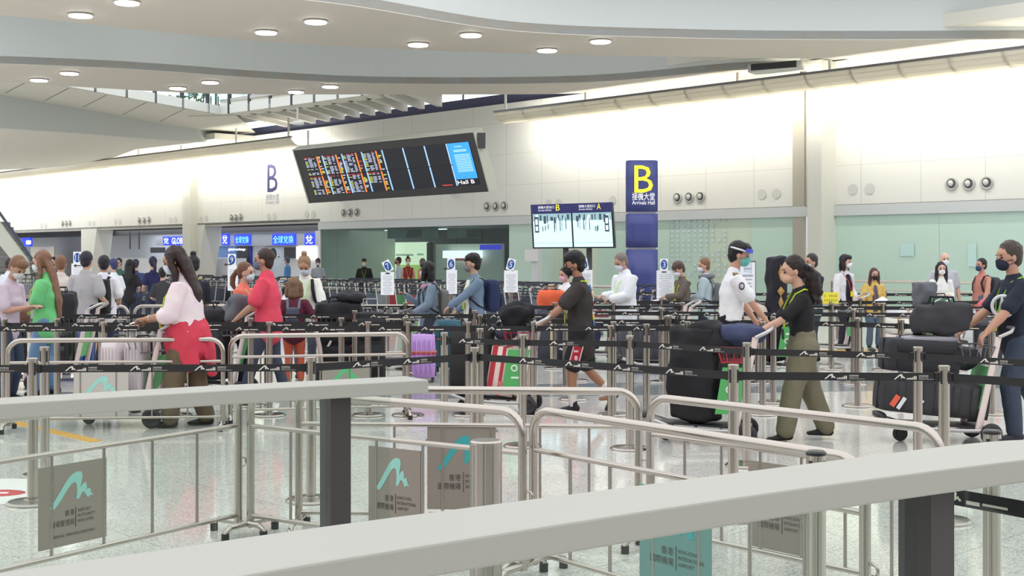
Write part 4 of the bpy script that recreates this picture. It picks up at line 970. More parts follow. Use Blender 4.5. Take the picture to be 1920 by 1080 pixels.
# ---------------------------------------------------------------- numbered sign boards
m_paper = mat('board_white', (240, 242, 248), .5); m_num = mat('number_blue', (40, 84, 160), .5); m_ptxt = mat('board_text_pale', (170, 176, 190), .6)
LN = {'11': 'white lane board showing a blue eleven among the queue at far left', '9': 'white lane board showing a blue nine beside the coral tee', '7': 'white lane board with a tilted blue seven on its tab', '6': 'white lane board showing a blue six left of the denim jacket', '5': 'white lane board showing a blue five right of the navy backpack', '4': 'white lane board half hidden behind the head above the printed tee', '3': 'white lane board showing a blue three beside the blue pylon'}
for (x, num, ytop, ybot, x0, x1, rot, arrow, Y) in [(145, '11', 472, 550, 134, 157, 0, 1, 22), (435, '9', 476, 545, 427, 446, 0, 1, 22.5), (727, '7', 488, 553, 714, 739, -.5, 0, 22.4), (846, '6', 484, 551, 837, 857, 0, 1, 22.6), (958, '5', 485, 548, 945, 971, .25, 0, 22.8), (1095, '4', 484, 542, 1086, 1111, -.2, 0, 22.2), (1245, '3', 485, 560, 1231, 1264, 0, 0, 21.8)]:
    t = thing('lane_sign', (gx(x, Y), Y, 0), 0, LN[num], 'lane sign')
    f = Y/F; z = lambda y: CH+(HY-y)*f
    mb = MB(); mb.box((((x0+x1)/2-x)*f, 0, (z(ytop+22)+z(ybot))/2), ((x1-x0)*f, .012, z(ytop+22)-z(ybot))); mb.build('notice_panel', m_paper, t)
    mb = MB(); w = 6*f
    for k in range(12): yy = z(ytop+30)-(z(ytop+30)-z(ybot-3))*k/11; mb.box((((x0+x1)/2-x)*f, -.007, yy), ((x1-x0)*f*(.45 if k % 4 == 3 else .7), .001, .008))
    mb.build('printed_lines', m_ptxt, t)
    R = Matrix.Rotation(rot, 3, 'Y'); c = Vector((0, 0, z(ytop+11)))
    mb = MB(); mb.box(c, (15*f, .012, 22*f), M=R); hd = mb.build('number_tab', m_paper, t)
    mb = MB(); mb.ell(c+Vector((0, -.007, 0)), (6.2*f, .003, 9*f), M=R, n=20); mb.build('blue_disc', m_num, hd)
    mb = MB(); s = (5.5 if len(num) == 1 else 7)*f; put_text(mb, num, c+R @ Vector((-s/2, -.012, -5.5*f)), R @ Vector((1, 0, 0)), R @ Vector((0, 0, 1)), s, 11*f); mb.build('number', m_paper, hd)
    if arrow:
        mb = MB(); a = Vector((-2*f, -.008, z(ytop+26)+.0)) if num == '11' else Vector((-10*f, -.008, z(ytop+20))); mb.box(a+Vector((.04, 0, 0)), (.09, .002, .018)); mb.add([a+Vector((-.05, -.001, 0)), a+Vector((0, -.001, -.03)), a+Vector((0, -.001, .03))], [(0, 1, 2)]); mb.build('arrow', m_print, t)
    elif num in '37':
        mb = MB(); mb.box((0, -.008, z(ytop+25)), (9*f, .002, .02)); mb.build('caption_bar', m_print, t)
    mb = MB(); mb.cyl((0, .03, 0), (0, .03, z(ytop+20)), .03, 12); mb.build('pole', m_steel2, t)
    mb = MB(); mb.lathe((0, .03, 0), [(.17, 0), (.17, .01), (.05, .03)], 20); mb.build('base_disc', m_steel2, t)
# floor sticker
st = thing('floor_sticker', (gx(12, 9.4), 9.25, .001), .0, 'white floor sticker with a red mark left of the near belt post', 'floor sticker')
mb = MB(); mb.box((0.05, 0, .002), (.62, 1.0, .003)); mb.build('sheet', mat('sticker_white', (238, 236, 232), .3), st)
mb = MB(); mb.ell((.02, -.1, .0045), (.22, .14, .001)); mb.build('red_mark', mat('sticker_red', (206, 60, 66), .3), st)
mb = MB(); mb.box((.02, -.1, .006), (.18, .05, .001)); mb.build('white_bar', m_paper, st)
# ---------------------------------------------------------------- people
def sRGBm(name, col, rough=.7, fold=.12, sc=60): return mat(name, col, rough, bump=fold, bscale=sc)
_cm = {}
def cloth(col, rough=.75):
    k = ('cloth', col)
    if k not in _cm: _cm[k] = mat('cloth_%d_%d_%d' % col, col, rough, bump=.35, bscale=60, spec=.25, var=.18, vscale=7)
    return _cm[k]
def skin(col):
    k = ('skin', col)
    if k not in _cm:
        m = mat('skin_%d_%d_%d' % col, tuple(int(.85*c+.15*(sum(col)/3)) for c in col), .5, spec=.35, var=.12, vscale=18); m.node_tree.nodes['Principled BSDF'].inputs['Subsurface Weight'].default_value = .08
        m.node_tree.nodes['Principled BSDF'].inputs['Subsurface Radius'].default_value = (.02, .008, .005); _cm[k] = m
    return _cm[k]
def hairm(col):
    k = ('hair', col)
    if k not in _cm: _cm[k] = mat('hair_%d_%d_%d' % col, col, .45, bump=.6, bscale=120, var=.4, vscale=60, spec=.35)
    return _cm[k]
def V(*a): return Vector(a)
def ik(a, t, l1, l2, hint):
    d = t-a; L = min(d.length, (l1+l2)*.998)
    if L < 1e-4: d = V(0, 0, -1); L = .1
    d = d.normalized(); x = (l1*l1-l2*l2+L*L)/(2*L); h = math.sqrt(max(l1*l1-x*x, 0))
    n = hint-d*hint.dot(d); n = n.normalized() if n.length > 1e-5 else V(0, 0, 1)
    return a+d*x+n*h, a+d*L
def hand(mb, w, d, pn, side, curl, k, fat):
    d = d.normalized(); pn = (pn-d*pn.dot(d)).normalized(); lat = d.cross(pn)*side
    mb.limb([w-d*.02*k, w+d*.03*k, w+d*.075*k], [(.024*k, .018*k), (.036*k, .016*k), (.036*k, .014*k)], 10, up=pn)
    for off, ln, sp in [(.027, .060, .10), (.009, .070, .03), (-.010, .066, -.04), (-.028, .052, -.12)]:
        p = w+d*.078*k+lat*off*k; dd = (d+lat*sp).normalized(); P = [p-d*.015*k, p]
        for j in range(3):
            dd = (dd*math.cos(curl)+pn*math.sin(curl)).normalized(); p = p+dd*ln*k*(.42, .32, .26)[j]; P.append(p)
        mb.limb(P, [fat*1.05*k, fat*1.05*k, fat*k, fat*.95*k, fat*.85*k], 8)
    p = w+d*.018*k+lat*.026*k; dd = (d*.65+lat*.75+pn*.25).normalized(); P = [p, p+dd*.035*k]; dd = (d*.85+lat*.25+pn*.5).normalized(); P += [P[-1]+dd*.03*k, P[-1]+dd*.052*k]
    mb.limb(P, [fat*1.5*k, fat*1.25*k, fat*1.1*k, fat*.95*k], 8)
SEED = [0]
def person(px, Y, H, face, label, lean=0.0, pitch=0.0, yaw=0.0, hands=None, feet=((.0, 0, 0), (.0, 0, 0)), female=False, b=1.0, belly=0.0, belly_f=0.0,
           sk=(205, 160, 135), hair=('short', (30, 26, 26)), mask=(230, 234, 240), top=('tee', (200, 200, 200)), inner=None, bot=('pants', (50, 56, 70)), shoe=(30, 30, 32),
           lod=1, child=False, lanyard=None, card=None, extras=None, group=None, sock=None, palm=None, curl=.5, hoff=0.0, elbow_out=.35, footyaw=0, twist=0.0):
    SEED[0] += 1.7; sd = SEED[0]
    k = H/1.72; hk = k*(1.2 if child else 1.07)
    vb = {0: .0068, 1: .0105, 2: .017}[lod]; vc = {0: .0105, 1: .0145, 2: .02}[lod]; fat = {0: .0088, 1: .0105, 2: .013}[lod]
    root = thing('person', (gx(px, Y), Y, 0), math.radians(face), label, 'person', group)
    hoff *= k
    pel = V(0, 0, .93*k+hoff); R = Matrix.Rotation(lean, 3, 'Y') @ Matrix.Rotation(twist, 3, 'Z')
    def T(x, y, z): return pel+R @ V(x*k, y*k, z*k)
    sw = (.156 if female else .176)*b**.5; hw = .095 if female else .088
    neck = T(0.005, 0, .54); RH_ = R @ Matrix.Rotation(yaw, 3, 'Z') @ Matrix.Rotation(pitch, 3, 'Y')
    hc = neck+R @ V(.02*k, 0, .045*k)+RH_ @ V(.008*hk, 0, .105*hk)
    def Hd(x, y, z): return hc+RH_ @ V(x*hk, y*hk, z*hk)
    body = MB()
    tor = [(-.09, .085, .135), (0, .10, .15), (.13, .088, .122), (.28, .10, .14), (.40, .088, .142), (.46, .068, .108), (.51, .052, .062)]
    def torso(mb, g=0.0, z0=-.09, z1=.52, wb=belly):
        P = []; Rr = []
        for z, f, l in tor:
            if z < z0-1e-6 or z > z1+1e-6: continue
            e = wb*math.exp(-((z-.1)/.13)**2); P.append(T(belly_f*math.exp(-((z-.12)/.12)**2), 0, z)); Rr.append(((l*b*(sw/.188)**.5+g+e)*k, (f*b+g+e)*k))
        mb.limb(P, Rr, 18, up=R @ V(1, 0, 0))
    torso(body)
    # neck and head
    body.limb([T(0, 0, .46), neck, Hd(-.012, 0, -.05)], [.058*k*b**.4, .052*hk, .05*hk], 12)
    body.ell(Hd(0, 0, .02), (.094*hk, .076*hk, .098*hk), RH_, 18)
    body.ell(Hd(.03, 0, -.045), (.06*hk, .056*hk, .068*hk), RH_, 16)
    body.ell(Hd(.062, 0, -.09), (.026*hk, .026*hk, .022*hk), RH_, 10)
    body.ell(Hd(.068, 0, .035), (.03*hk, .055*hk, .03*hk), RH_, 10)
    body.limb([Hd(.088, 0, .012), Hd(.106, 0, -.028)], [.009*hk, .014*hk], 8)
    body.ell(Hd(.084, 0, -.06), (.014*hk, .024*hk, .010*hk), RH_, 8)
    for s_ in (1, -1): body.ell(Hd(-.005, s_*.077, -.012), (.02*hk, .009*hk, .031*hk), RH_, 10)
    # arms
    arms = []
    hands = hands or [(.03, .24, -.12), (.03, -.24, -.12)]
    for i, s_ in enumerate((1, -1)):
        sh = T(0, s_*sw, .435); t = hands[i]
        tgt = pel+V(t[0]*k, t[1]*k, t[2]*k)
        eb, wr = ik(sh, tgt, .285*k, .25*k, V(-.55, s_*elbow_out, -.8))
        arms.append((sh, eb, wr)); dd = (wr-eb).normalized()
        body.limb([T(0, s_*sw*.55, .42), sh, sh.lerp(eb, .5), eb, eb.lerp(wr, .3), wr], [.042*k*b, .043*k*b, .043*k*b, .038*k*b, .040*k*b, .026*k], 12)
        pn = palm[i] if palm else (V(0, -s_, -.15) if abs(dd.z) > .8 else V(0, 0, -1))
        hand(body, wr, dd, Vector(pn), -s_, curl, k, fat)
    # legs
    legs = []
    for i, s_ in enumerate((1, -1)):
        hp = pel+V(0, s_*hw*k, -.04*k); f = feet[i]
        tgt = V(f[0]*k, s_*(hw+f[1])*k, (.08+f[2])*k)
        kn, an = ik(hp, tgt, .425*k, .40*k, V(1, s_*.05, 0)); legs.append((hp, kn, an))
        body.limb([hp+V(0, 0, .02), hp.lerp(kn, .5), kn, kn.lerp(an, .3), an], [.082*k*b, .072*k*b, .053*k*b, .054*k*b, .036*k], 12)
        body.limb([an+V(-.03*k, 0, -.03*k), an+V(.12*k, 0, -.05*k)], [.03*k, .025*k], 8)
    obj('body', organic(body, vb, 4 if lod == 0 else 3), skin(sk), root)
    # clothes
    kind, tc = top[:2]; hem = top[2] if len(top) > 2 else -.12
    mb = MB(); g = {'tee': .013, 'long': .013, 'jacket': .024, 'loose': .026, 'tank': .010}[kind] + (top[3] if len(top) > 3 else 0)
    P = []; Rr = []
    prof = [(hem, .108, .162+ (.01 if female else 0)), (0, .108, .158), (.13, .097, .134), (.28, .108, .148), (.40, .096, .150), (.46, .074, .115), (.505, .056, .072)]
    for z, f, l in prof:
        if z < hem: continue
        e = belly*math.exp(-((z-.1)/.13)**2); gg = g*(1 if z < .4 else .55)
        P.append(T(belly_f*math.exp(-((z-.12)/.12)**2), 0, z)); Rr.append(((l*b*(sw/.188)**.5+gg+e)*k, (f*b+gg+e)*k))
    mb.limb(P, Rr, 20, up=R @ V(1, 0, 0))
    if female: mb.ell(T(.085*b, 0, .27), (.055*k*b, .115*k*b, .065*k), R, 12)
    for sh, eb, wr in arms:
        inn = T(0, 0, .42).lerp(sh, .5); ga = g*.8
        if kind == 'tank': mb.limb([inn, sh.lerp(inn, .25)], [.055*k, .05*k*b], 12)
        elif kind in ('long', 'jacket') or (kind == 'loose' and False): mb.limb([inn, sh, sh.lerp(eb, .5), eb, eb.lerp(wr, .5), eb.lerp(wr, .93)], [.055*k*b, (.053*b+ga)*k, (.049*b+ga)*k, (.043*b+ga)*k, (.038*b+ga)*k, (.030*b+ga*.8)*k], 14)
        elif kind == 'loose': mb.limb([inn, sh, sh.lerp(eb, .5), eb.lerp(wr, .02), eb.lerp(wr, .25)], [.05*k*b, (.053*b+ga)*k, (.056*b+ga)*k, (.054*b+ga)*k, (.052*b+ga)*k], 14)
        else: mb.limb([inn, sh, sh.lerp(eb, .45), sh.lerp(eb, .78)], [.05*k*b, (.050*b+ga)*k, (.051*b+ga)*k, (.053*b+ga)*k], 14)
    names = {'tee': 'tee_shirt', 'long': 'long_sleeve_top', 'jacket': 'jacket', 'loose': 'loose_shirt', 'tank': 'tank_top'}
    tp = obj(names[kind], organic(mb, vc, 4, .013*k if lod < 2 else .007, 8, sd), cloth(tc), root)
    if inner:   # visible strip of an inner shirt down the open front
        mb = MB(); mb.limb([T(.105+g, 0, -.1), T(.10+g+belly*.8, 0, .08), T(.115+g, 0, .26), T(.07+g, 0, .45)], [(inner[1]*k, .03*k), (inner[1]*k, .03*k), (inner[1]*.95*k, .03*k), (inner[1]*.6*k, .025*k)], 12, up=R @ V(1, 0, 0))
        obj('inner_shirt', organic(mb, vc, 3), cloth(inner[0]), root)
    if bot:
        bk, bc = bot[:2]; bg_ = bot[2] if len(bot) > 2 else 0.0
        mb = MB(); mb.limb([pel+V(0, 0, .06*k), pel+V(0, 0, -.06*k)], [((.148*b+bg_*.5)*k, (.108*b+bg_*.4)*k), ((.158*b+bg_*.6)*k, (.115*b+bg_*.5)*k)], 18, up=V(1, 0, 0))
        for hp, kn, an in legs:
            e = kn.lerp(an, .93) if bk == 'pants' else (hp.lerp(kn, .85) if bk == 'shorts' else kn)
            if bk == 'pants': mb.limb([hp, hp.lerp(kn, .5), kn, kn.lerp(an, .5), e], [(.095*b+bg_)*k, (.085*b+bg_)*k, (.066*b+bg_)*k, (.060*b+bg_)*k, (.055*b+bg_)*k], 14)
            else: mb.limb([hp, hp.lerp(kn, .5), e], [(.10*b+bg_)*k, (.096*b+bg_)*k, (.092*b+bg_)*k], 14)
        obj('trousers' if bk == 'pants' else 'shorts', organic(mb, vc, 4, .012*k if lod < 2 else .006, 7, sd+5), cloth(bc), root)
    for i, (hp, kn, an) in enumerate(legs):
        mb = MB(); f = feet[i]; fp = f[3] if len(f) > 3 else 0.0; fr = Matrix.Rotation(fp, 3, 'Y')
        def S(x, z): return an+fr @ V(x*k, 0, z*k)
        mb.limb([S(-.045, -.035), S(.03, -.04), S(.12, -.052), S(.165, -.058)], [(.036*k, .042*k), (.04*k, .038*k), (.046*k, .026*k), (.036*k, .02*k)], 14, up=V(0, 0, 1)); mb.limb([S(-.01, .02), S(-.01, -.03)], [.046*k, .04*k], 10)
        obj('shoe', organic(mb, vc*.8, 2), cloth(shoe, .5), root)
        if sock:
            mb = MB(); mb.limb([an+(kn-an)*.32, an], [.05*k, .042*k], 12); obj('sock', organic(mb, vc*.8, 2), cloth(sock), root)
    # hair
    hs, hcx = hair[:2]; m = MB()
    if hs != 'bald':
        up_ = .0
        m.ell(Hd(-.022, 0, .042), (.1*hk, .086*hk, .1*hk), RH_, 16); m.ell(Hd(-.05, 0, -.012), (.062*hk, .074*hk, .08*hk), RH_, 14)
        if hs in ('fringe', 'bob', 'mop'): m.ell(Hd(.04, 0, .078), (.068*hk, .078*hk, .052*hk), RH_, 14)
        if hs == 'mop': m.ell(Hd(-.01, 0, .08), (.1*hk, .094*hk, .075*hk), RH_, 14); m.ell(Hd(.08, 0, .055), (.03*hk, .06*hk, .03*hk), RH_, 10)
        if hs == 'bob':
            for s_ in (1, -1): m.limb([Hd(-.01, s_*.07, .04), Hd(-.005, s_*.083, -.06), Hd(.0, s_*.08, -.13)], [(.05*hk, .03*hk)]*3, 12, up=RH_ @ V(1, 0, 0))
            m.limb([Hd(-.07, 0, .03), Hd(-.08, 0, -.06), Hd(-.075, 0, -.135)], [(.075*hk, .035*hk)]*3, 12, up=RH_ @ V(1, 0, 0))
        if hs == 'long':
            L = hair[2] if len(hair) > 2 else .35
            base = neck+R @ V(-.1*k, 0, -.02)
            m.limb([Hd(-.06, 0, .03), Hd(-.085, 0, -.07), base.lerp(Hd(-.085, 0, -.07), .4), T(-.15*b, 0, .54-L*.6), T(-.15*b, 0, .54-L)], [(.08*hk, .04*hk), (.085*hk, .04*hk), (.09*hk, .035*hk), (.085*hk, .03*hk), (.045*hk, .02*hk)], 14, up=R @ V(1, 0, 0))
            for s_ in (1, -1): m.limb([Hd(-.01, s_*.072, .05), Hd(.005, s_*.085, -.04), Hd(.0, s_*.09, -.13), T(.07, s_*.085, .36)], [(.035*hk, .022*hk), (.035*hk, .022*hk), (.035*hk, .022*hk), (.025*hk, .018*hk)], 10, up=RH_ @ V(1, 0, 0))
        if hs == 'longfull':
            base = T(-.11, 0, .50)
            m.limb([Hd(-.05, 0, .05), Hd(-.08, 0, -.05), Hd(-.085, 0, -.13), T(-.13, 0, .36), T(-.12, 0, .26)], [(.095*hk, .06*hk), (.105*hk, .06*hk), (.11*hk, .055*hk), (.11*hk, .045*hk), (.07*hk, .03*hk)], 14, up=R @ V(1, 0, 0))
            for s_ in (1, -1): m.limb([Hd(.0, s_*.07, .06), Hd(.02, s_*.088, -.03), Hd(.01, s_*.1, -.12), T(.06, s_*.10, .38), T(.09, s_*.09, .26)], [(.055*hk, .032*hk), (.06*hk, .032*hk), (.055*hk, .032*hk), (.045*hk, .03*hk), (.02*hk, .015*hk)], 10, up=RH_ @ V(1, 0, 0))
        if hs in ('pony', 'curly'):
            L = hair[2] if len(hair) > 2 else .3
            p0 = Hd(-.10, 0, .03); q = 1.9 if hs == 'curly' else 1.0
            m.limb([Hd(-.08, 0, .04), Hd(-.125, 0, .01), p0+R @ V(-.085*k, 0, -.10*k), p0+R @ V(-.09*k, 0, -.20*k), p0+R @ V(-.06*k, 0, -L*k)], [.022*hk, .03*hk, .033*hk*q, .034*hk*q, .016*hk*q], 12)
            if hs == 'curly':
                rr = random.Random(4)
                for _ in range(26): m.ell(p0+R @ V(rr.uniform(-.15, -.02)*k, rr.uniform(-.05, .05)*k, rr.uniform(-L, -.03)*k), (.028*hk, .028*hk, .034*hk), None, 8)
        if hs == 'bun': m.ell(Hd(-.055, 0, .155), (.042*hk, .042*hk, .036*hk), RH_, 12)
        obj('hair', organic(m, vc*.75, 2, .006*hk, 26, sd), hairm(hcx), root)
    # face
    for s_ in (1, -1):
        mb = MB(); mb.ell(Hd(.083, s_*.030, .0), (.010*hk, .015*hk, .0075*hk), RH_, 10); mb.build('eye', cloth((42, 34, 34)), root)
        mb = MB(); mb.ell(Hd(.090, s_*.032, .022), (.007*hk, .019*hk, .0045*hk), RH_, 8); mb.build('eyebrow', hairm(hcx if hs != 'bald' else (150, 140, 130)), root)
    if mask:
        mb = MB(); mb.ell(Hd(.056, 0, -.058), (.060*hk, .059*hk, .052*hk), RH_, 16); mb.ell(Hd(.094, 0, -.032), (.028*hk, .028*hk, .03*hk), RH_, 10); mm = organic(mb, vb, 2); mk_ = obj('face_mask', mm, cloth(mask, .8), root)
        mb = MB()
        for s_ in (1, -1):
            for z in (-.03, -.075): mb.tube([Hd(.06, s_*.052, z), Hd(.03, s_*.066, z*.8), Hd(-.008, s_*.083, z*.4-.012)], .0028*hk, 5)
        mb.build('ear_loops', cloth(mask, .8), mk_)
    if lanyard:
        mb = MB(); gt = g+.012
        for s_ in (1, -1):
            mb.tube([T(-.085*b-gt*.5, 0, .50), T(-.03, s_*.085, .515), T(.06, s_*.08, .475), T(.105*b+gt+(.02 if female else 0), s_*.055, .34), T(.118*b+gt+(.03 if female else 0)+belly, s_*.012, .16)], [(.0075*k, .003*k)]*5, 8, up=R @ V(1, 0, 0))
        ly = mb.build('lanyard', cloth(lanyard), root)
        mb = MB(); mb.box(T(.135*b+gt+(.03 if female else 0)+belly, 0, .10), (.006*k, .075*k, .10*k), M=R); mb.build('badge_card', cloth(card or (232, 226, 70)), ly)
    if extras: extras(root, T, Hd, R, RH_, k, arms, legs, pel)
    root['H'] = 0; del root['H']
    return root, dict(T=T, Hd=Hd, R=R, k=k, arms=arms, legs=legs, pel=pel)
def backpack(info, root, col, label, size=(.17, .30, .44), z=.26, strap=(40, 40, 48), front=True):
    T = info['T']; R = info['R']; k = info['k']
    t = thing('backpack', root.location, root.rotation_euler.z, label, 'backpack')
    mb = MB(); c = T(-.125-size[0]/2-.03, 0, z); mb.rbox(c, (size[0]*k, size[1]*k, size[2]*k), .075*k, R, 7, .02, 3); mb.build('main_bag', cloth(col), t)
    mb = MB(); mb.rbox(T(-.125-size[0]-.04, 0, z-.08), (.06*k, size[1]*.75*k, size[2]*.45*k), .03*k, R, 5, .01, 5); mb.build('front_pocket', cloth(tuple(int(c*.85) for c in col)), t)
    for s_ in (1, -1):
        mb = MB(); mb.tube([T(-.15, s_*.09, z+size[2]*.42), T(-.05, s_*.10, .50), T(.05, s_*.11, .48), T(.135, s_*.12, .36), T(.12, s_*.15, .2), T(0, s_*.185, .1), T(-.13, s_*.12, z-size[2]*.4)], [(.024*k, .006*k)]*7, 8, up=R @ V(1, 0, 0)); mb.build('shoulder_strap', cloth(strap), t)
    return t
def paper(info, root, pos, label, size=(.21, .29), rot=(0, .6, 0), col=(240, 242, 246)):
    k = info['k']; t = thing('paper_sheet', root.location, root.rotation_euler.z, label, 'paper')
    from mathutils import Euler
    mb = MB(); mb.box(info['pel']+V(*pos)*k, (size[0], size[1], .004), M=Euler(rot).to_matrix()); mb.build('sheet', cloth(col), t); return t
OL = (86, 92, 104)
# --- nearest figures
def ex_red(root, T, Hd, R, RH_, k, arms, legs, pel):
    mb = MB(); mb.limb([T(0, 0, .03), T(-.01, 0, -.06), T(-.01, 0, -.13)], [(.222*k, .19*k), (.24*k, .21*k), (.245*k, .22*k)], 18, up=V(1, 0, 0))
    mb.limb([T(-.15, 0, .02), T(-.19, 0, -.2), T(-.2, .02, -.42)], [(.15*k, .05*k), (.17*k, .05*k), (.12*k, .04*k)], 14, up=V(1, 0, 0))
    for s_ in (1, -1): mb.limb([T(.03, s_*.19, .03), T(-.02, s_*.2, -.15), T(-.06, s_*.2, -.36)], [(.03*k, .09*k), (.03*k, .11*k), (.03*k, .07*k)], 12, up=V(1, 0, 0))
    mb.limb([T(.17, .02, .04), T(.20, .05, -.08), T(.19, .06, -.26)], [(.05*k, .035*k), (.06*k, .03*k), (.045*k, .02*k)], 10, up=V(1, 0, 0))
    obj('tied_jacket', organic(mb, .012, 3, .012, 8, 2), cloth((206, 64, 84)), root)
    mb = MB(); sh, eb, wr = arms[0]; d = (wr-eb).normalized(); mb.torus(eb.lerp(wr, .86), .031*k, .005, d, 16, 6); mb.build('wristwatch', mat('watch_steel', (200, 200, 196), .25, 1), root)
r, i = person(352, 12.75, 1.76, 182, 'person in a pale pink blouse and red tied jacket behind the left barrier', lean=.1, pitch=.22, female=True, b=1.18, belly=.03, hands=[(.36, .16, .13), (.40, -.10, .10)], feet=((.15, 0, 0), (-.16, 0, 0)),
       sk=(186, 132, 104), hair=('longfull', (52, 34, 34), .26), mask=(205, 215, 225), top=('loose', (232, 214, 220), .0), bot=('pants', (104, 90, 72), .02), shoe=(40, 36, 36), lod=0, lanyard=(190, 214, 60), extras=ex_red, curl=.6)
paper(i, r, (.47, -.05, .10), 'folded white paper held by the person in the pink blouse', rot=(0, .3, .2))
def ex_tee(root, T, Hd, R, RH_, k, arms, legs, pel):
    cols = [((96, 130, 176), -.13, .42, .05), ((222, 204, 164), -.148, .36, .045), ((232, 224, 214), -.150, .30, .05), ((120, 50, 48), -.145, .26, .045), ((88, 120, 170), -.138, .22, .05), ((222, 206, 92), -.145, .10, .045), ((228, 224, 210), -.142, .14, .035), ((90, 124, 176), -.145, .04, .05)]
    for n, (c, x, z, rr) in enumerate(cols):
        mb = MB(); mb.ell(T(x+.012, (.03 if n % 2 else -.02), z), (.018*k, rr*1.5*k, rr*k), R, 12); mb.build('back_print', cloth(c), root)
def ex_shorts(root, T, Hd, R, RH_, k, arms, legs, pel):
    ex_tee(root, T, Hd, R, RH_, k, arms, legs, pel)
    hp, kn, an = legs[0]; c = hp.lerp(kn, .62); d = (kn-hp).normalized()
    mb = MB(); mb.box(c+V(0, .108*k, 0), (.105*k, .014*k, .20*k), M=frame_m(d)); pn = mb.build('side_panel', cloth((176, 44, 60)), root)
    mb = MB()
    for s_ in (-1, 1): mb.box(c+V(s_*.052*k, .110*k, 0), (.012*k, .014*k, .20*k), M=frame_m(d))
    mb.box(c+V(0, .114*k, .045*k), (.05*k, .008*k, .022*k)); mb.ell(c+V(0, .114*k, -.03*k), (.02*k, .006*k, .028*k)); mb.build('panel_trim', cloth((226, 190, 196)), pn)
def frame_m(d):
    z = -d.normalized(); y = V(0, 1, 0); x = y.cross(z).normalized(); y = z.cross(x); return Matrix((x, y, z)).transposed()
r, i = person(1090, 14.0, 1.70, 180, 'person in a dark printed tee and black shorts pushing the red striped boxes', lean=.05, pitch=.08, hands=[(.46, .16, .02), (.44, -.20, .02)], feet=((.10, 0, 0), (-.34, 0, .10, .9)),
       sk=(176, 122, 94), hair=('mop', (24, 22, 26)), mask=(36, 38, 46), top=('tee', (62, 56, 56), -.24, .02), bot=('shorts', (44, 42, 46), .015), shoe=(44, 42, 48), lod=0, lanyard=(196, 222, 60), extras=ex_shorts, sock=(232, 222, 222), curl=.75)
def ex_shield(root, T, Hd, R, RH_, k, arms, legs, pel):
    mb = MB(); n = 16; a0, a1 = -1.25, 1.25; A = []; B = []
    for j in range(n+1):
        a = a0+(a1-a0)*j/n; A.append(Hd(.02+.105*math.cos(a), .115*math.sin(a), .045)); B.append(Hd(.04+.115*math.cos(a), .118*math.sin(a), -.16))
    mb.strip(A, B); sh_ = mb.build('face_shield', glass('visor', (238, 244, 250), .10, .05), root)
    mb = MB(); A2 = [Hd(.021+.107*math.cos(a0+(a1-a0)*j/n), .117*math.sin(a0+(a1-a0)*j/n), .075) for j in range(n+1)]; B2 = [Hd(.021+.107*math.cos(a0+(a1-a0)*j/n), .117*math.sin(a0+(a1-a0)*j/n), .035) for j in range(n+1)]
    mb.strip(A2, B2); o = mb.build('shield_band', mat('band_blue', (72, 84, 200), .4), sh_)
    mb = MB(); mb.torus(Hd(-.015, 0, .05), .098*k, .01*k, RH_ @ V(.1, 0, 1), 28, 8, 0, 2*PI); mb.build('head_strap', cloth((232, 234, 240)), sh_)
    for s_ in (1, -1):
        mb = MB(); mb.box(T(.0, s_*.155, .478), (.055*k, .10*k, .012*k), M=R @ Matrix.Rotation(-s_*.35, 3, 'X')); ep_ = mb.build('epaulette', cloth((44, 44, 56)), root)
        mb = MB(); mb.box(T(.0, s_*.16, .486), (.057*k, .02*k, .006*k), M=R @ Matrix.Rotation(-s_*.35, 3, 'X')); mb.build('gold_bar', cloth((196, 150, 70)), ep_)
    for q in (0, 1):
        sh, eb, wr = arms[q]; c = sh.lerp(eb, .3)+V(0, (1 if q == 0 else -1)*.077*k, 0); mb = MB(); mb.ell(c, (.032*k, .008*k, .042*k), None, 12); bd = mb.build('arm_badge', cloth((66, 70, 96)), root)
        mb = MB(); mb.ell(c+V(0, (.006 if q == 0 else -.006)*k, 0), (.02*k, .006*k, .026*k), None, 10); mb.build('badge_centre', cloth((196, 198, 200)), bd)
    mb = MB(); mb.limb([T(0, 0, -.02), T(0, 0, .02)], [(.18*k, .14*k)]*2, 18, up=V(1, 0, 0)); mb.build('belt', cloth((30, 30, 34)), root)
r, i = person(1370, 14.4, 1.82, 0, 'person in a white uniform shirt with a clear face shield and teal mask', lean=.06, pitch=.14, yaw=-.15, hands=[(.30, .2, -.03), (.36, -.16, -.02)], feet=((.05, 0, 0), (-.12, 0, 0)),
       sk=(206, 150, 124), hair=('fringe', (30, 26, 30)), mask=(104, 196, 186), top=('tee', (236, 234, 238), .0, .012), bot=('pants', (38, 38, 44)), lod=0, extras=ex_shield, curl=.6)
def ex_cuff(root, T, Hd, R, RH_, k, arms, legs, pel):
    pass
r, i = person(1505, 11.8, 1.66, 183, 'person in a black tee and baggy olive trousers with a curly ponytail', lean=.07, pitch=.1, female=True, hands=[(.44, .10, .10), (.40, -.20, .08)], feet=((.20, 0, 0, .05), (-.26, 0, 0, -.05)),
       sk=(208, 158, 134), hair=('curly', (42, 30, 30), .36), mask=(214, 170, 150), top=('tee', (38, 37, 40), .02), bot=('pants', (122, 116, 96), .035), shoe=(36, 34, 34), lod=0, lanyard=(196, 222, 60), card=(60, 60, 60), curl=.9, b=.97)
def ex_wreath(root, T, Hd, R, RH_, k, arms, legs, pel):
    pass
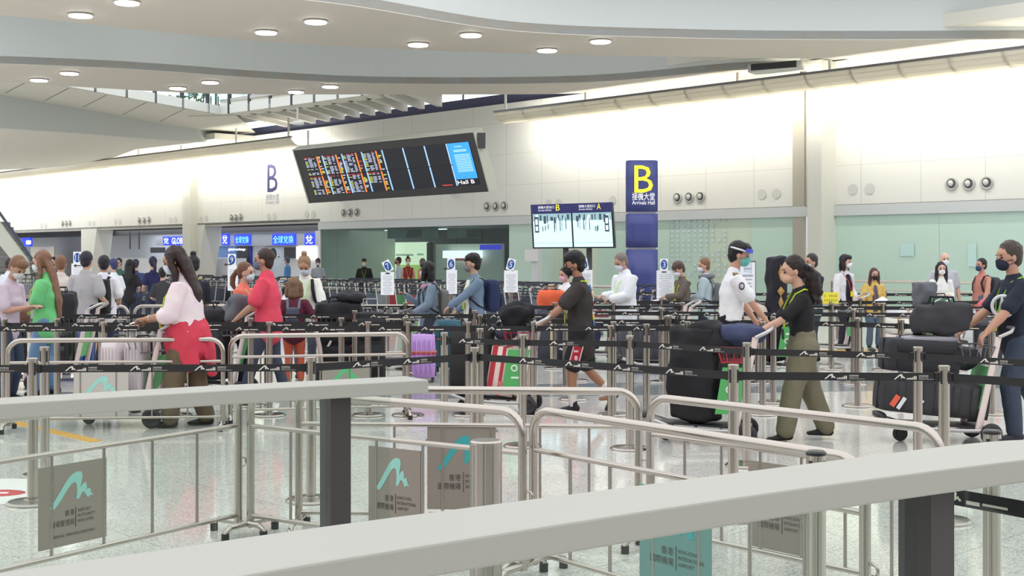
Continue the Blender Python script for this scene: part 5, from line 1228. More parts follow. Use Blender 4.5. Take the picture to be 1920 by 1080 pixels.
r, i = person(1905, 11.8, 1.79, 184, 'person in a navy tee and jeans with a white ring neck pillow', lean=.04, pitch=.05, yaw=.1, hands=[(.42, .22, -.02), (.38, -.2, .05)], feet=((.05, 0, 0), (-.32, 0, .05, .5)),
       sk=(200, 146, 120), hair=('short', (74, 62, 58)), mask=(42, 46, 62), top=('tee', (40, 44, 58), -.08), bot=('pants', (66, 74, 92), .01), shoe=(60, 62, 70), b=1.1, belly=.02, lod=0, lanyard=(150, 214, 70), curl=.8)
tw = thing('neck_pillow', r.location, r.rotation_euler.z, 'white ring shaped neck pillow hanging on the chest of the person in navy', 'neck pillow')
mb = MB(); mb.torus(i['T'](.165, .12, .27), .095, .016, V(1, 1.1, 0), 28, 10); mb.build('ring', cloth((226, 226, 230)), tw)
mb = MB()
for a in (-.5, 0, .5): mb.tube([i['T'](.17, .12, .36), i['T'](.17, .12+a*.12, .2)], .009, 6)
mb.build('cords', cloth((214, 224, 220)), tw)
# --- second distance
r, i = person(88, 15.7, 1.72, 180, 'person in a green tee with very long brown hair at the left', lean=.02, pitch=.16, female=True, hands=[(.30, .14, .16), (.32, -.10, .18)], feet=((.06, 0, 0), (-.06, .01, 0)),
       sk=(208, 162, 138), hair=('long', (142, 104, 82), .52), mask=(214, 222, 226), top=('tee', (118, 206, 134), -.16, .03), bot=('pants', (112, 146, 182), .01), shoe=(46, 50, 62), lod=1, lanyard=(226, 196, 90), b=1.0)
r, i = person(14, 15.0, 1.68, -12, 'person in a pale lilac flowered top looking down at a phone at far left', lean=.1, pitch=.5, yaw=-.35, female=True, hands=[(.30, .10, .20), (.32, -.1, .2)], sk=(196, 146, 120), hair=('fringe', (136, 98, 74)), mask=(206, 208, 206), top=('tee', (206, 190, 204), -.12), bot=('pants', (60, 70, 90)), lod=1, b=1.05)
ph = thing('phone', r.location, r.rotation_euler.z, 'black phone in the hands of the person at far left', 'phone'); mb = MB(); mb.rbox(i['pel']+V(.41, 0, .19), (.14, .07, .012), .006, n=3); mb.build('phone_body', m_scr, ph)
r, i = person(364, 17.5, 1.66, 120, 'person with a high dark bun and black top behind the pink blouse', pitch=.25, female=True, hands=[(.25, .14, .1), (.25, -.14, .1)], sk=(206, 160, 136), hair=('bun', (34, 28, 36)), mask=(220, 224, 230), top=('tee', (44, 44, 56), -.1), bot=('pants', (40, 42, 56)), lod=1, lanyard=(220, 226, 60))
r, i = person(456, 15.9, 1.58, -12, 'person in a coral tee with a brown ponytail facing the man in red', pitch=.05, female=True, hands=[(.25, .1, .28), (.22, -.1, .1)], sk=(214, 166, 142), hair=('pony', (120, 84, 62), .26), mask=(206, 220, 232), top=('tee', (238, 126, 108), -.16, .02), bot=('pants', (52, 56, 70)), lod=1, lanyard=(236, 214, 170), b=.95)
r, i = person(503, 15.3, 1.74, 180, 'person in a bright red tee and grey mask pushing a loaded trolley', lean=.04, pitch=-.08, hands=[(.33, .2, .02), (.32, -.2, .02)], feet=((.26, 0, 0), (-.18, 0, 0)), sk=(190, 138, 112), hair=('short', (62, 44, 38)), mask=(104, 114, 134), top=('tee', (228, 78, 100), -.15, .03), bot=('pants', (66, 72, 88)), shoe=(60, 56, 54), lod=1, b=1.05)
def ex_wcard(root, T, Hd, R, RH_, k, arms, legs, pel): pass
r, i = person(573, 17.9, 1.68, -88, 'person in a white cardigan with a blonde top bun looking down', lean=.1, pitch=.42, female=True, hands=[(.30, .34, -.08), (.22, -.36, -.06)], feet=((0, 0, 0), (0, 0, 0)), sk=(196, 142, 116), hair=('bun', (164, 130, 98)), mask=(196, 210, 224), top=('long', (240, 238, 234), -.14, .01), inner=((228, 236, 218), .07), bot=('pants', (86, 92, 104)), lod=1, lanyard=(214, 232, 90), card=(236, 224, 70))
backpack(i, r, (52, 56, 78), 'navy backpack on the person in the white cardigan', size=(.15, .26, .4))
r, i = person(551, 16.9, 1.36, 95, 'child in a maroon tee and orange trousers seen from behind', child=True, pitch=.05, hands=[(.1, .22, .02), (.2, -.42, .05)], feet=((0, 0, 0), (0, .03, 0)), sk=(214, 164, 138), hair=('bob', (134, 104, 80)), mask=None, top=('tee', (98, 40, 58), -.12, .02), bot=('pants', (206, 100, 76), .0), shoe=(146, 110, 84), lod=1)
backpack(i, r, (84, 88, 106), 'small grey backpack on the child in maroon', size=(.12, .22, .3), z=.22, strap=(110, 112, 126))
r, i = person(804, 18.2, 1.58, 200, 'person in a denim shirt with a black bob holding white papers', pitch=-.02, yaw=-.9, female=True, hands=[(.30, .18, .05), (.34, -.12, .32)], feet=((.05, 0, 0), (-.05, 0, 0)), sk=(150, 102, 80), hair=('bob', (30, 28, 30)), mask=(200, 205, 210), top=('jacket', (124, 142, 158), -.16), bot=('pants', (60, 66, 80)), lod=1)
backpack(i, r, (124, 122, 120), 'grey backpack on the person with the black bob', size=(.16, .28, .42), z=.2)
mb = MB(); T = i['T']; mb.limb([T(.02, .12, .46), T(.10, 0, .44), T(.02, -.12, .47), T(-.08, 0, .5)], [.04]*4, 12); obj('scarf', organic(mb, .014, 3, .006), cloth((188, 148, 168)), r)
paper(i, r, (.50, .12, .07), 'white paper sheets held by the person in the denim shirt', size=(.24, .32), rot=(.2, .25, .3))
r, i = person(890, 17.9, 1.68, 182, 'person in an open blue denim jacket over a white tee facing left', hands=[(.40, .18, .06), (.26, -.16, .02)], sk=(208, 160, 136), hair=('mop', (34, 28, 28)), mask=(128, 122, 124), top=('jacket', (118, 138, 162), -.14), inner=((240, 240, 228), .09), bot=('pants', (48, 52, 64)), lod=1, lanyard=(206, 226, 120), twist=.35, yaw=-.3, card=(196, 220, 90))
backpack(i, r, (46, 56, 92), 'navy backpack on the person in the denim jacket', size=(.20, .32, .48), z=.24)
# far middle
r, i = person(1062, 21.5, 1.47, 215, 'person in a white shirt and pink mask half hidden behind the dark printed tee', pitch=.15, female=True, hands=[(.38, .1, .15), (.30, -.1, .12)], sk=(206, 158, 132), hair=('short', (50, 36, 34)), mask=(228, 176, 206), top=('long', (234, 236, 244), -.14), inner=((240, 238, 200), .05), bot=('pants', (50, 56, 76)), lod=1)
r, i = person(1172, 19.8, 1.71, 196, 'person with grey hair in a loose white shirt reading beside the blue pylon', pitch=.42, hands=[(.28, .14, .12), (.30, -.12, .16)], sk=(196, 148, 124), hair=('short', (136, 126, 122)), mask=(214, 214, 228), top=('long', (238, 240, 246), -.22, .03), bot=('pants', (96, 98, 108)), lod=1, lanyard=(206, 240, 150), b=1.08, twist=.25)
r, i = person(1280, 21.8, 1.57, 186, 'young person in a taupe hoodie looking down at papers near board number 3', pitch=.45, hands=[(.34, .1, .18), (.32, -.1, .16)], sk=(208, 162, 138), hair=('mop', (98, 72, 62)), mask=(226, 228, 238), top=('jacket', (108, 98, 92), -.12), bot=('pants', (52, 52, 60)), lod=1, lanyard=(222, 240, 70), twist=.3)
paper(i, r, (.44, 0, .12), 'white papers in the hands of the young person in the hoodie', size=(.2, .28), rot=(0, .2, 0))
r, i = person(1324, 22.0, 1.62, 160, 'young person in a pale blue sweater with a grey neck pillow facing away', pitch=.1, yaw=.5, hands=[(.28, .14, .08), (.28, -.1, .08)], sk=(212, 164, 140), hair=('short', (146, 104, 82)), mask=(226, 228, 234), top=('long', (190, 206, 214), -.14, .02), bot=('pants', (56, 62, 76)), lod=1)
mb = MB(); T = i['T']; mb.torus(T(-.01, 0, .50), .10, .045, V(.1, 0, 1), 20, 10); np_ = mb.build('neck_cushion', cloth((124, 124, 130)), r)
backpack(i, r, (110, 112, 116), 'grey backpack on the young person in pale blue', size=(.12, .26, .38), z=.2)
paper(i, r, (.42, .1, .04), 'white paper held low by the young person in pale blue', size=(.26, .34), rot=(0, .5, .2))
r, i = person(1524, 20.65, 1.69, 205, 'person in a navy polo with a green lanyard left of the yellow sign', pitch=.05, hands=[(.28, .06, .16), (.26, -.22, .12)], sk=(200, 152, 128), hair=('short', (58, 52, 52)), mask=(230, 232, 240), top=('tee', (48, 56, 74), -.12), bot=('pants', (54, 70, 78)), lod=1, lanyard=(180, 224, 70), b=1.08)
r, i = person(1583, 23.6, 1.68, -60, 'person in an open white jacket over black with shoulder length dark hair', pitch=.02, yaw=.4, female=True, hands=[(.24, .06, .06), (.08, -.26, -.12)], sk=(224, 182, 160), hair=('bob', (38, 30, 40)), mask=(238, 240, 246), top=('jacket', (232, 230, 236), -.22), inner=((44, 38, 58), .085), bot=('pants', (48, 46, 58)), shoe=(40, 40, 46), lod=1, card=(240, 226, 60), lanyard=(190, 90, 80))
r, i = person(1638, 23.4, 1.44, -88, 'person in a yellow jacket with long brown hair and a black mask', pitch=.1, female=True, hands=[(.22, .12, .12), (.12, -.34, -.06)], sk=(206, 160, 138), hair=('long', (96, 62, 58), .22), mask=(50, 46, 48), top=('jacket', (222, 188, 104), -.14), inner=((96, 92, 108), .075), bot=('pants', (92, 108, 132)), lod=1, b=1.12, lanyard=(206, 130, 110), card=(246, 226, 60))
paper(i, r, (.3, .06, .14), 'folded white papers held by the person in the yellow jacket', size=(.12, .3), rot=(.3, .5, .8))
r, i = person(1770, 24.2, 1.73, -90, 'bald person in a grey tee standing behind the dark haired person in white', sk=(224, 180, 156), hair=('bald', (150, 140, 130)), mask=(236, 238, 244), top=('tee', (190, 192, 202), -.16), bot=('pants', (86, 104, 132)), lod=1, b=1.22, belly=.03, hands=[(.02, .3, -.16), (.16, -.24, .1)])
r, i = person(1764, 23.2, 1.55, -95, 'person in a white blouse with dark hair in front of the bald person', pitch=.05, female=True, hands=[(.2, .1, .16), (.28, -.16, .2)], sk=(220, 174, 152), hair=('long', (46, 36, 50), .16), mask=(236, 238, 244), top=('loose', (238, 240, 236), -.1), bot=('pants', (70, 72, 84)), lod=1)
r, i = person(1842, 24.0, 1.61, 182, 'person in a salmon tank top with a dark mask and backpack by the green glass', hands=[(.12, .3, -.12), (.1, -.24, -.14)], sk=(206, 146, 122), hair=('short', (40, 34, 36)), mask=(52, 76, 110), top=('tank', (206, 138, 124), -.14), bot=('shorts', (96, 108, 132)), lod=1, twist=.35, b=1.1)
backpack(i, r, (68, 70, 78), 'dark backpack on the person in the salmon tank top', size=(.2, .32, .46), z=.24)
# left queue, seen from behind
G2 = None
r, i = person(114, 20.3, 1.66, 100, 'person in a beige tee with light brown hair left of board number 11', sk=(206, 156, 130), hair=('short', (138, 96, 72)), mask=None, top=('tee', (216, 204, 196), -.16, .02), bot=('pants', (58, 64, 82)), lod=1, b=1.1, hands=[(.2, .2, .05), (.2, -.24, .1)])
r, i = person(161, 19.2, 1.72, 80, 'person in a grey tank shirt with dark hair right of board number 11', sk=(206, 158, 134), hair=('short', (44, 40, 56)), mask=None, top=('tee', (176, 172, 176), -.14, .02), bot=('shorts', (42, 44, 54), .02), lod=1, b=1.05, hands=[(.22, .2, .05), (.2, -.2, .1)])
r, i = person(194, 19.9, 1.66, 95, 'person in a white tee carrying a large black backpack', pitch=.15, yaw=.3, sk=(176, 126, 102), hair=('short', (36, 32, 36)), mask=None, top=('tee', (230, 228, 236), -.14, .02), bot=('pants', (50, 56, 78)), lod=1, b=1.1, hands=[(.24, .2, .1), (.2, -.2, .1)])
backpack(i, r, (46, 44, 48), 'large black backpack on the person in the white tee', size=(.22, .36, .58), z=.18, strap=(36, 34, 38))
far = [(17, 27, 1.60, 60, (224, 230, 240), (60, 52, 52), 'short', 'person in a white shirt at the extreme left behind the escalator', 1.2), (100, 31, 1.63, -90, (52, 58, 86), (36, 34, 40), 'short', 'person in dark blue behind a black mask left of the white queue board', 1.0), (112, 28, 1.55, 100, (236, 214, 216), (40, 36, 60), 'bun', 'person in a pale pink top with a dark bun in the far left queue', .95),
       (213, 25.5, 1.60, 150, (226, 230, 240), (58, 62, 110), 'short', 'person in a white tee behind the large black backpack', 1.05), (243, 28.5, 1.58, 95, (46, 44, 48), (30, 28, 32), 'long', 'person in a black tee with long black hair at the far counter', 1.05), (254, 31, 1.58, 95, (62, 74, 120), (56, 56, 76), 'short', 'person in blue right beside the long black haired person', 1.0),
       (287, 28, 1.64, 120, (40, 42, 84), (32, 34, 66), 'pony', 'person in a navy vest left of the pink blouse at the counter', .9), (223, 34, 1.60, -90, (70, 110, 96), (40, 38, 42), 'short', 'clerk in green behind the far counter by the monitor', 1.0), (305, 24, 1.45, 90, (60, 60, 66), (30, 28, 32), 'short', 'person in grey mostly hidden behind the pink blouse person', 1.0)]
for px_, Y_, H_, f_, tc_, hc_, hs_, lb_, b_ in far:
    person(px_, Y_, H_, f_, lb_, sk=(210, 164, 142), hair=(hs_, hc_, .3), mask=((40, 40, 46) if 'black mask' in lb_ else None) if f_ > 0 or 'clerk' in lb_ else (50, 50, 56), top=('tee', tc_, -.12), bot=('pants', (56, 60, 76)), lod=2, b=b_, female=hs_ in ('bun', 'long', 'pony'), hands=[(.2, .18, .1), (.2, -.18, .1)])
# staff beyond the rail, in front of the shop
r, i = person(683, 41.5, 1.58, -90, 'person in a black jacket leaning on the counter behind the long rail', pitch=.1, sk=(214, 168, 146), hair=('fringe', (26, 26, 28)), mask=(232, 232, 228), top=('long', (36, 38, 40), -.12), bot=('pants', (40, 42, 46)), lod=2, b=1.15, lanyard=(200, 220, 90), hands=[(.2, .24, .02), (.2, -.24, .02)])
r, i = person(748, 42, 1.62, 190, 'person in a light blue shirt before the cream lit advert', sk=(196, 146, 122), hair=('short', (46, 42, 44)), mask=(96, 92, 90), top=('long', (190, 206, 226), -.12), bot=('pants', (60, 64, 76)), lod=2)
r, i = person(765, 40.8, 1.62, -80, 'person in a dark red top and white mask before the cream lit advert', female=True, sk=(214, 168, 146), hair=('bun', (60, 46, 44)), mask=(220, 232, 238), top=('tank', (150, 50, 48), -.06), bot=('pants', (36, 36, 42)), lod=2, b=1.1, lanyard=(230, 220, 190))
r, i = person(793, 40.2, 1.58, 150, 'person in orange behind the black bobbed hair beyond the rail', sk=(206, 158, 134), hair=('short', (110, 100, 84)), mask=None, top=('tee', (222, 150, 110), -.1), bot=('pants', (60, 60, 70)), lod=2, b=1.1)
r, i = person(596, 42.5, 1.58, -80, 'person in a patterned grey shirt at the exchange kiosk', sk=(120, 84, 70), hair=('short', (30, 28, 28)), mask=(220, 226, 236), top=('tee', (176, 180, 190), -.1), bot=('pants', (50, 54, 66)), lod=2)
r, i = person(539, 45, 1.62, 170, 'person in a blue shirt at the exchange kiosk advert', sk=(206, 160, 140), hair=('short', (70, 96, 120)), mask=(226, 232, 240), top=('long', (92, 146, 206), -.1), bot=('pants', (50, 54, 66)), lod=2)
# ---------------------------------------------------------------- trolleys and luggage
m_talu = mat('trolley_alu', (190, 186, 186), .3, .7); m_tpink = mat('trolley_pale_upright', (222, 204, 200), .45); m_tdark = mat('trolley_dark', (52, 50, 54), .5); m_tgrn = mat('trolley_panel_green', (84, 168, 96), .45)
m_tred = mat('basket_red', (176, 48, 60), .45); m_tgrey = mat('basket_grey', (110, 108, 112), .5, .3); m_wl2 = mat('panel_mark_white', (214, 232, 214), .5); m_tyre = mat('tyre', (44, 42, 46), .6)
def trolley_geo():
    G = {}
    A = MB()
    for s_ in (1, -1): A.tube([(-.42, s_*.25, .13), (-.1, s_*.24, .13), (.30, s_*.20, .15), (.52, s_*.14, .22)], (.018), 8); 
    A.tube([(.52, .14, .22), (.54, 0, .23), (.52, -.14, .22)], .018, 8)
    for x in (-.38, -.15, .08, .3): A.tube([(x, -.23, .135), (x, .23, .135)], .014, 6)
    G['chassis'] = (A, 'alu')
    B = MB(); B.hexa([(-.36, -.2, .14), (.4, -.15, .17), (.4, .15, .17), (-.36, .2, .14), (-.36, -.2, .155), (.4, -.15, .185), (.4, .15, .185), (-.36, .2, .155)]); G['deck'] = (B, 'dark')
    C = MB(); C.rbox((.55, 0, .24), (.08, .30, .07), .03, n=3); G['nose_bumper'] = (C, 'dark')
    for i, (x, y, r) in enumerate([(-.38, .27, .10), (-.38, -.27, .10), (.36, 0, .07)]):
        D = MB(); D.torus((x, y, r), r*.72, r*.28, V(0, 1, 0), 20, 8); D.cyl((x, y-.015, r), (x, y+.015, r), r*.5, 14); G['wheel%d' % i] = (D, 'tyre')
    for i, s_ in enumerate((1, -1)):
        E = MB(); E.tube([(-.28, s_*.22, .14), (-.46, s_*.22, .97)], [(.032, .014), (.028, .014)], 8, up=V(0, 1, 0)); G['upright%d' % i] = (E, 'pink')
    H = MB(); H.tube([(-.46, .23, .97), (-.56, .25, 1.02), (-.61, .16, 1.05), (-.61, -.16, 1.05), (-.56, -.25, 1.02), (-.46, -.23, .97)], .017, 10); G['handle'] = (H, 'alu')
    K = MB()
    for z, x0, x1, w in ((.88, -.42, -.12, .24), (.74, -.38, -.16, .21)):
        P = [(x0, -w, z), (x1, -w, z), (x1, w, z), (x0, w, z), (x0, -w, z)]; K.tube(P, .009, 6)
    for j in range(7):
        y = -.21+.07*j; K.tube([(-.12, y*1.14, .88), (-.16, y, .74), (-.38, y, .74)], .005, 5)
    for j in range(5):
        t = j/4
        for s_ in (1, -1): K.tube([(-.42+.3*t, s_*.24, .88), (-.38+.22*t, s_*.21, .74)], .005, 5)
    G['basket'] = (K, 'red')
    P_ = MB(); P_.hexa([(-.30, -.19, .32), (-.285, -.19, .32), (-.285, .19, .32), (-.30, .19, .32), (-.385, -.21, .70), (-.37, -.21, .70), (-.37, .21, .70), (-.385, .21, .70)]); G['advert_panel'] = (P_, 'green')
    for i, s_ in enumerate((1, -1)):
        S = MB(); S.hexa([(-.31, s_*.235-.006, .28), (-.10, s_*.235-.006, .28), (-.10, s_*.235+.006, .28), (-.31, s_*.235+.006, .28), (-.40, s_*.235-.006, .70), (-.17, s_*.235-.006, .70), (-.17, s_*.235+.006, .70), (-.40, s_*.235+.006, .70)]); G['side_card%d' % i] = (S, 'green')
    return G
TG = trolley_geo(); TMAT = {'alu': m_talu, 'dark': m_tdark, 'tyre': m_tyre, 'pink': m_tpink, 'red': m_tred, 'green': m_tgrn}
proto_t = {}
def trolley(px, Y, deg, label, basket='red', dx=0):
    if basket not in proto_t:
        t = thing('luggage_trolley', (0, 0, 0))
        for n, (g, mk) in TG.items():
            if basket == 'grey' and n.startswith('side_card'): continue
            nm = n.rstrip('0123456789'); m = TMAT[mk] if not (nm == 'basket' and basket == 'grey') else m_tgrey
            o = g.build(nm, m, t)
            if nm == 'side_card':
                y = .243 if n.endswith('0') else -.243; q = MB(); q.torus((-.235, y, .50), .03, .009, V(0, 1, 0), 16, 6); q.box((-.25, y, .40), (.10, .003, .02)); q.box((-.265, y, .60), (.09, .003, .03)); q.build('card_mark', m_wl2, o)
        proto_t[basket] = t
    else: t = copy_tree(proto_t[basket])
    t.location = (gx(px, Y), Y, 0); t.rotation_euler = (0, 0, math.radians(deg)); tag(t, label, 'luggage trolley'); return t
def onT(t, x, y, z):
    a = t.rotation_euler.z; return Vector((t.location.x+x*math.cos(a)-y*math.sin(a), t.location.y+x*math.sin(a)+y*math.cos(a), z))
def suitcase(loc, rz, size, col, label, hard=True, rot=(0, 0), handle=True, wheels=True, stripe=None, wcol=None, tags=None, rough=.4):
    w, d, h = size; t = thing('suitcase', loc, rz, label, 'suitcase'); t.rotation_euler = (rot[0], rot[1], rz); zb = .05 if wheels else 0
    m = mat('shell_%d_%d_%d' % col, col, rough, bump=.15, bscale=70); md = mat('shell_dk_%d_%d_%d' % col, tuple(int(c*.72) for c in col), rough)
    mb = MB(); mb.rbox((0, 0, zb+h/2), (w, d, h), .05, n=5); mb.build('shell', m, t)
    mb = MB()
    if hard:
        for i in range(5): mb.rbox((-w*.34+w*.17*i, 0, zb+h*.5), (w*.07, d+.012, h*.78), .008, n=3)
        mb.build('ribs', m, t)
    else:
        mb.rbox((0, -d/2-.012, zb+h*.32), (w*.8, .05, h*.42), .02, n=3); mb.rbox((0, -d/2-.008, zb+h*.72), (w*.8, .04, h*.24), .02, n=3); mb.build('front_pocket', md, t)
    mb = MB(); mb.tube([(0, -d/2, zb+.04), (0, -d/2, zb+h-.04)], .001, 4) if False else mb.box((0, 0, zb+h/2), (w+.006, .014, h*.9)); mb.build('zip_seam', mat('zip_dark', (34, 34, 38), .5), t)
    if stripe:
        for k, c in enumerate(stripe): mb = MB(); mb.rbox((0, 0, zb+h*.60-k*.025), (w+.014, d+.016, .022), .008, n=3); mb.build('luggage_strap', cloth(c), t)
    mb = MB(); mb.tube([(-.07, 0, zb+h-.005), (-.06, 0, zb+h+.03), (.06, 0, zb+h+.03), (.07, 0, zb+h-.005)], .010, 8); mb.build('top_handle', m_capk, t)
    if handle: mb = MB(); mb.tube([(-.09, d*.3, zb+h-.02), (-.09, d*.3, zb+h+.16), (.09, d*.3, zb+h+.16), (.09, d*.3, zb+h-.02)], .008, 6); mb.build('pull_handle', m_talu, t)
    if wheels:
        for x in (-w*.38, w*.38):
            for y in (-d*.34, d*.34): mb = MB(); mb.cyl((x-.012, y, .026), (x+.012, y, .026), .026, 12); mb.box((x, y, .05), (.03, .035, .03)); mb.build('wheel', m_tyre, t)
    if tags:
        for (x, z, c, s) in tags: mb = MB(); mb.box((x*w, -d/2-.02, zb+z*h), (s[0], .006, s[1]), M=Matrix.Rotation(.5, 3, 'Y')); mb.build('luggage_tag', cloth(c), t)
    return t
def bag(loc, rz, size, col, label, cat='bag', jit=.05, seed=1, handles=True, straps=None, r=.09):
    t = thing('travel_bag' if cat == 'bag' else cat.replace(' ', '_'), loc, rz, label, cat)
    mb = MB(); mb.rbox((0, 0, size[2]/2), size, r, None, 9, jit, seed); me = organic(mb, .016, 2, .010, 7, seed); obj('bag_body', me, cloth(col), t)
    if handles:
        mb = MB(); x = size[0]*.2
        for s_ in (1, -1): mb.tube([(-x, s_*size[1]*.2, size[2]-.03), (-x*.8, s_*size[1]*.22, size[2]+.05), (x*.8, s_*size[1]*.22, size[2]+.05), (x, s_*size[1]*.2, size[2]-.03)], .010, 8)
        mb.build('carry_handles', cloth(tuple(max(int(c*.6), 10) for c in col)), t)
        mb = MB(); mb.box((0, 0, size[2]*.985), (size[0]*.7, .012, .012)); mb.build('zip', m_capk, t)
    return t
def carton(loc, rz, size, col, label, stripes=None, rot=(0, 0), prints=None):
    t = thing('cardboard_box', loc, rz, label, 'box'); t.rotation_euler = (rot[0], rot[1], rz); w, d, h = size
    mb = MB(); mb.rbox((0, 0, h/2), size, .006, n=3); mb.build('carton', mat('carton_%d_%d_%d' % col, col, .6, bump=.1, bscale=30), t)
    mb = MB(); mb.box((0, 0, h/2), (.05, d+.003, h+.003)); mb.build('tape', mat('tape_tan', (206, 182, 160), .4), t) if not stripes else None
    for (x, ww, c) in (stripes or []): mb = MB(); mb.box((x*w, 0, h/2), (ww*w, d+.006, h+.004), M=Matrix.Rotation(.0, 3, 'Y')); mb.build('printed_stripe', mat('stripe_%d_%d_%d' % c, c, .5), t)
    for (x, z, a, b_, c) in (prints or []):
        mb = MB(); mb.box((x*w, -d/2-.005, z*h), (a, .004, b_)); mb.box((x*w, d/2+.005, z*h), (a, .004, b_)); mb.build('printed_label', mat('stripe_%d_%d_%d' % c, c, .5), t)
    return t
# trolley with red striped boxes
t = trolley(930, 13.95, 172, 'luggage trolley with a black suitcase and red striped boxes before the person in shorts')
suitcase(onT(t, .26, 0, .19), math.radians(-20), (.46, .30, .72), (44, 42, 44), 'tall black soft suitcase standing at the nose of the trolley with red striped boxes', hard=False, handle=False, wheels=False, rough=.8)
carton(onT(t, -.06, .0, .20), math.radians(-12), (.30, .34, .52), (232, 208, 198), 'pale box with bold red stripes leaning on the trolley, nearer to the black suitcase', [(-.36, .18, (186, 44, 60)), (-.02, .12, (196, 50, 64))], (0, .16), [(.1, .25, .10, .05, (226, 120, 120)), (.22, .62, .05, .07, (90, 80, 84))])
carton(onT(t, -.27, .0, .20), math.radians(-12), (.10, .36, .46), (226, 200, 186), 'slim pale box wedged between the striped box and the green trolley panel', None, (0, .16))
bag(onT(t, -.22, .0, .92), math.radians(10), (.36, .30, .26), (30, 29, 34), 'black furry bag on the trolley basket in front of the person in shorts', jit=.09, seed=4, handles=False)
bag(onT(t, -.10, -.03, .80), math.radians(10), (.22, .30, .13), (70, 68, 86), 'dark purple cap shaped bag under the black furry bag', jit=.03, seed=9, handles=False)
# trolley of the person in olive trousers
t = trolley(1322, 11.75, 168, 'luggage trolley with a green advert panel before the person in olive trousers')
bag(onT(t, .10, .02, .20), math.radians(-20), (.46, .36, .86), (38, 37, 40), 'tall black duffel bag standing on the trolley left of the green panel', jit=.07, seed=2, handles=False)
bag(onT(t, -.02, .02, .80), math.radians(-40), (.42, .30, .30), (42, 41, 46), 'black bag sloping over the top of the tall duffel', jit=.05, seed=3, handles=False)
bag(onT(t, -.33, .0, .90), math.radians(-10), (.40, .40, .19), (66, 72, 104), 'navy soft bag lying on the red trolley basket', jit=.05, seed=8, handles=False)
# trolley of the person in navy at the right
t = trolley(1762, 11.75, 178, 'luggage trolley with stacked dark suitcases at the right edge', 'grey')
suitcase(onT(t, .10, 0, .46), 0, (.98, .42, .34), (50, 49, 52), 'big dark suitcase lying at the bottom of the right trolley with an orange tag', hard=True, rot=(0, .10), handle=False, wheels=False, rough=.7, tags=[(-.40, .35, (236, 104, 80), (.05, .11)), (-.34, .3, (226, 226, 230), (.035, .12)), (-.18, .62, (196, 170, 120), (.03, .05)), (-.16, .42, (230, 230, 230), (.05, .02))]).location.z = .24
suitcase(onT(t, .20, 0, .63), 0, (.66, .44, .32), (46, 46, 52), 'dark soft suitcase in the middle of the right trolley stack', hard=False, rot=(0, .05), handle=False, wheels=False, rough=.8)
bag(onT(t, -.16, 0, .66), math.radians(180), (.30, .40, .22), (40, 40, 46), 'small black bag behind the middle suitcase on the right trolley', seed=6, handles=False)
bag(onT(t, .0, .05, .985), math.radians(180), (.52, .30, .29), (62, 61, 66), 'dark grey holdall on top of the right trolley stack', seed=7)
suitcase(onT(t, .12, .0, .90), math.radians(180), (.50, .34, .08), (150, 148, 158), 'flat grey case under the holdall on the right trolley', hard=False, handle=False, wheels=False)
# trolley of the pink blouse
t = trolley(232, 12.9, 176, 'luggage trolley with two pale suitcases pushed by the person in the pink blouse', 'grey')
suitcase(onT(t, .04, 0, .19), math.radians(-14), (.21, .44, .68), (220, 208, 210), 'pale pinkish suitcase on the left trolley, nearer to the nose', handle=False, wheels=False)
suitcase(onT(t, -.20, 0, .19), math.radians(-14), (.20, .46, .68), (206, 196, 200), 'pale mauve suitcase on the left trolley, nearer to the person in the blouse', handle=False, wheels=False)
suitcase(onT(t, .30, 0, .20), math.radians(-14), (.20, .40, .3), (46, 44, 50), 'low black case at the nose of the left trolley', hard=False, handle=False, wheels=False)
# trolley of the red tee
t = trolley(402, 15.6, 178, 'luggage trolley piled with dark bags pushed by the person in the red tee', 'grey')
suitcase(onT(t, .08, 0, .19), math.radians(-90), (.44, .5, .62), (40, 40, 46), 'large black suitcase on the trolley of the person in the red tee', hard=False, handle=False, wheels=False, rough=.8)
bag(onT(t, .10, 0, .82), math.radians(0), (.62, .4, .26), (44, 44, 50), 'black holdall on top of the large black suitcase by the red tee', seed=12)
bag(onT(t, -.34, .02, .92), math.radians(20), (.40, .34, .28), (104, 104, 112), 'crumpled grey jacket heaped on the trolley handle by the coral tee', cat='jacket', jit=.12, seed=13, handles=False)
bag((gx(340, 16.2), 16.2, .0), 0, (.5, .4, .75), (40, 40, 48), 'black upright bag behind the pale suitcases and the left barrier', seed=14, handles=False)
# family luggage
t = trolley(652, 17.2, 4, 'luggage trolley with a black pile of bags in front of the person in the cardigan', 'grey')
suitcase(onT(t, -.05, 0, .19), 0, (.62, .46, .60), (38, 38, 42), 'wide black suitcase at the bottom of the family trolley', hard=False, handle=False, wheels=False, rough=.8, tags=[(-.3, .5, (220, 220, 226), (.03, .2)), (.2, .5, (206, 60, 70), (.03, .06))])
bag(onT(t, -.12, 0, .80), .1, (.66, .42, .30), (42, 42, 46), 'black duffel on top of the wide suitcase of the family trolley', seed=15)
bag(onT(t, .05, .02, 1.06), .3, (.40, .34, .17), (50, 50, 54), 'small dark rucksack topmost on the family trolley', seed=16, handles=False)
suitcase((gx(694, 16.9), 16.9, 0), math.radians(5), (.40, .28, .92), (46, 46, 50), 'tall black suitcase standing right of the family trolley', hard=False, handle=True, rough=.8)
suitcase((gx(791, 17.3), 17.3, 0), 0, (.385, .25, .60), (190, 148, 216), 'lilac hard suitcase with a red and orange strap standing on the floor', stripe=[(216, 128, 70), (206, 70, 96)], handle=False)
suitcase((gx(840, 18.9), 18.9, 0), 0, (.40, .26, .72), (34, 96, 112), 'teal suitcase standing behind the belt posts right of the lilac one', stripe=[(196, 120, 60)])
carton((gx(872, 15.8), 15.8, .30), .1, (.26, .3, .24), (214, 196, 178), 'tan box behind the tall black suitcase and the belts')
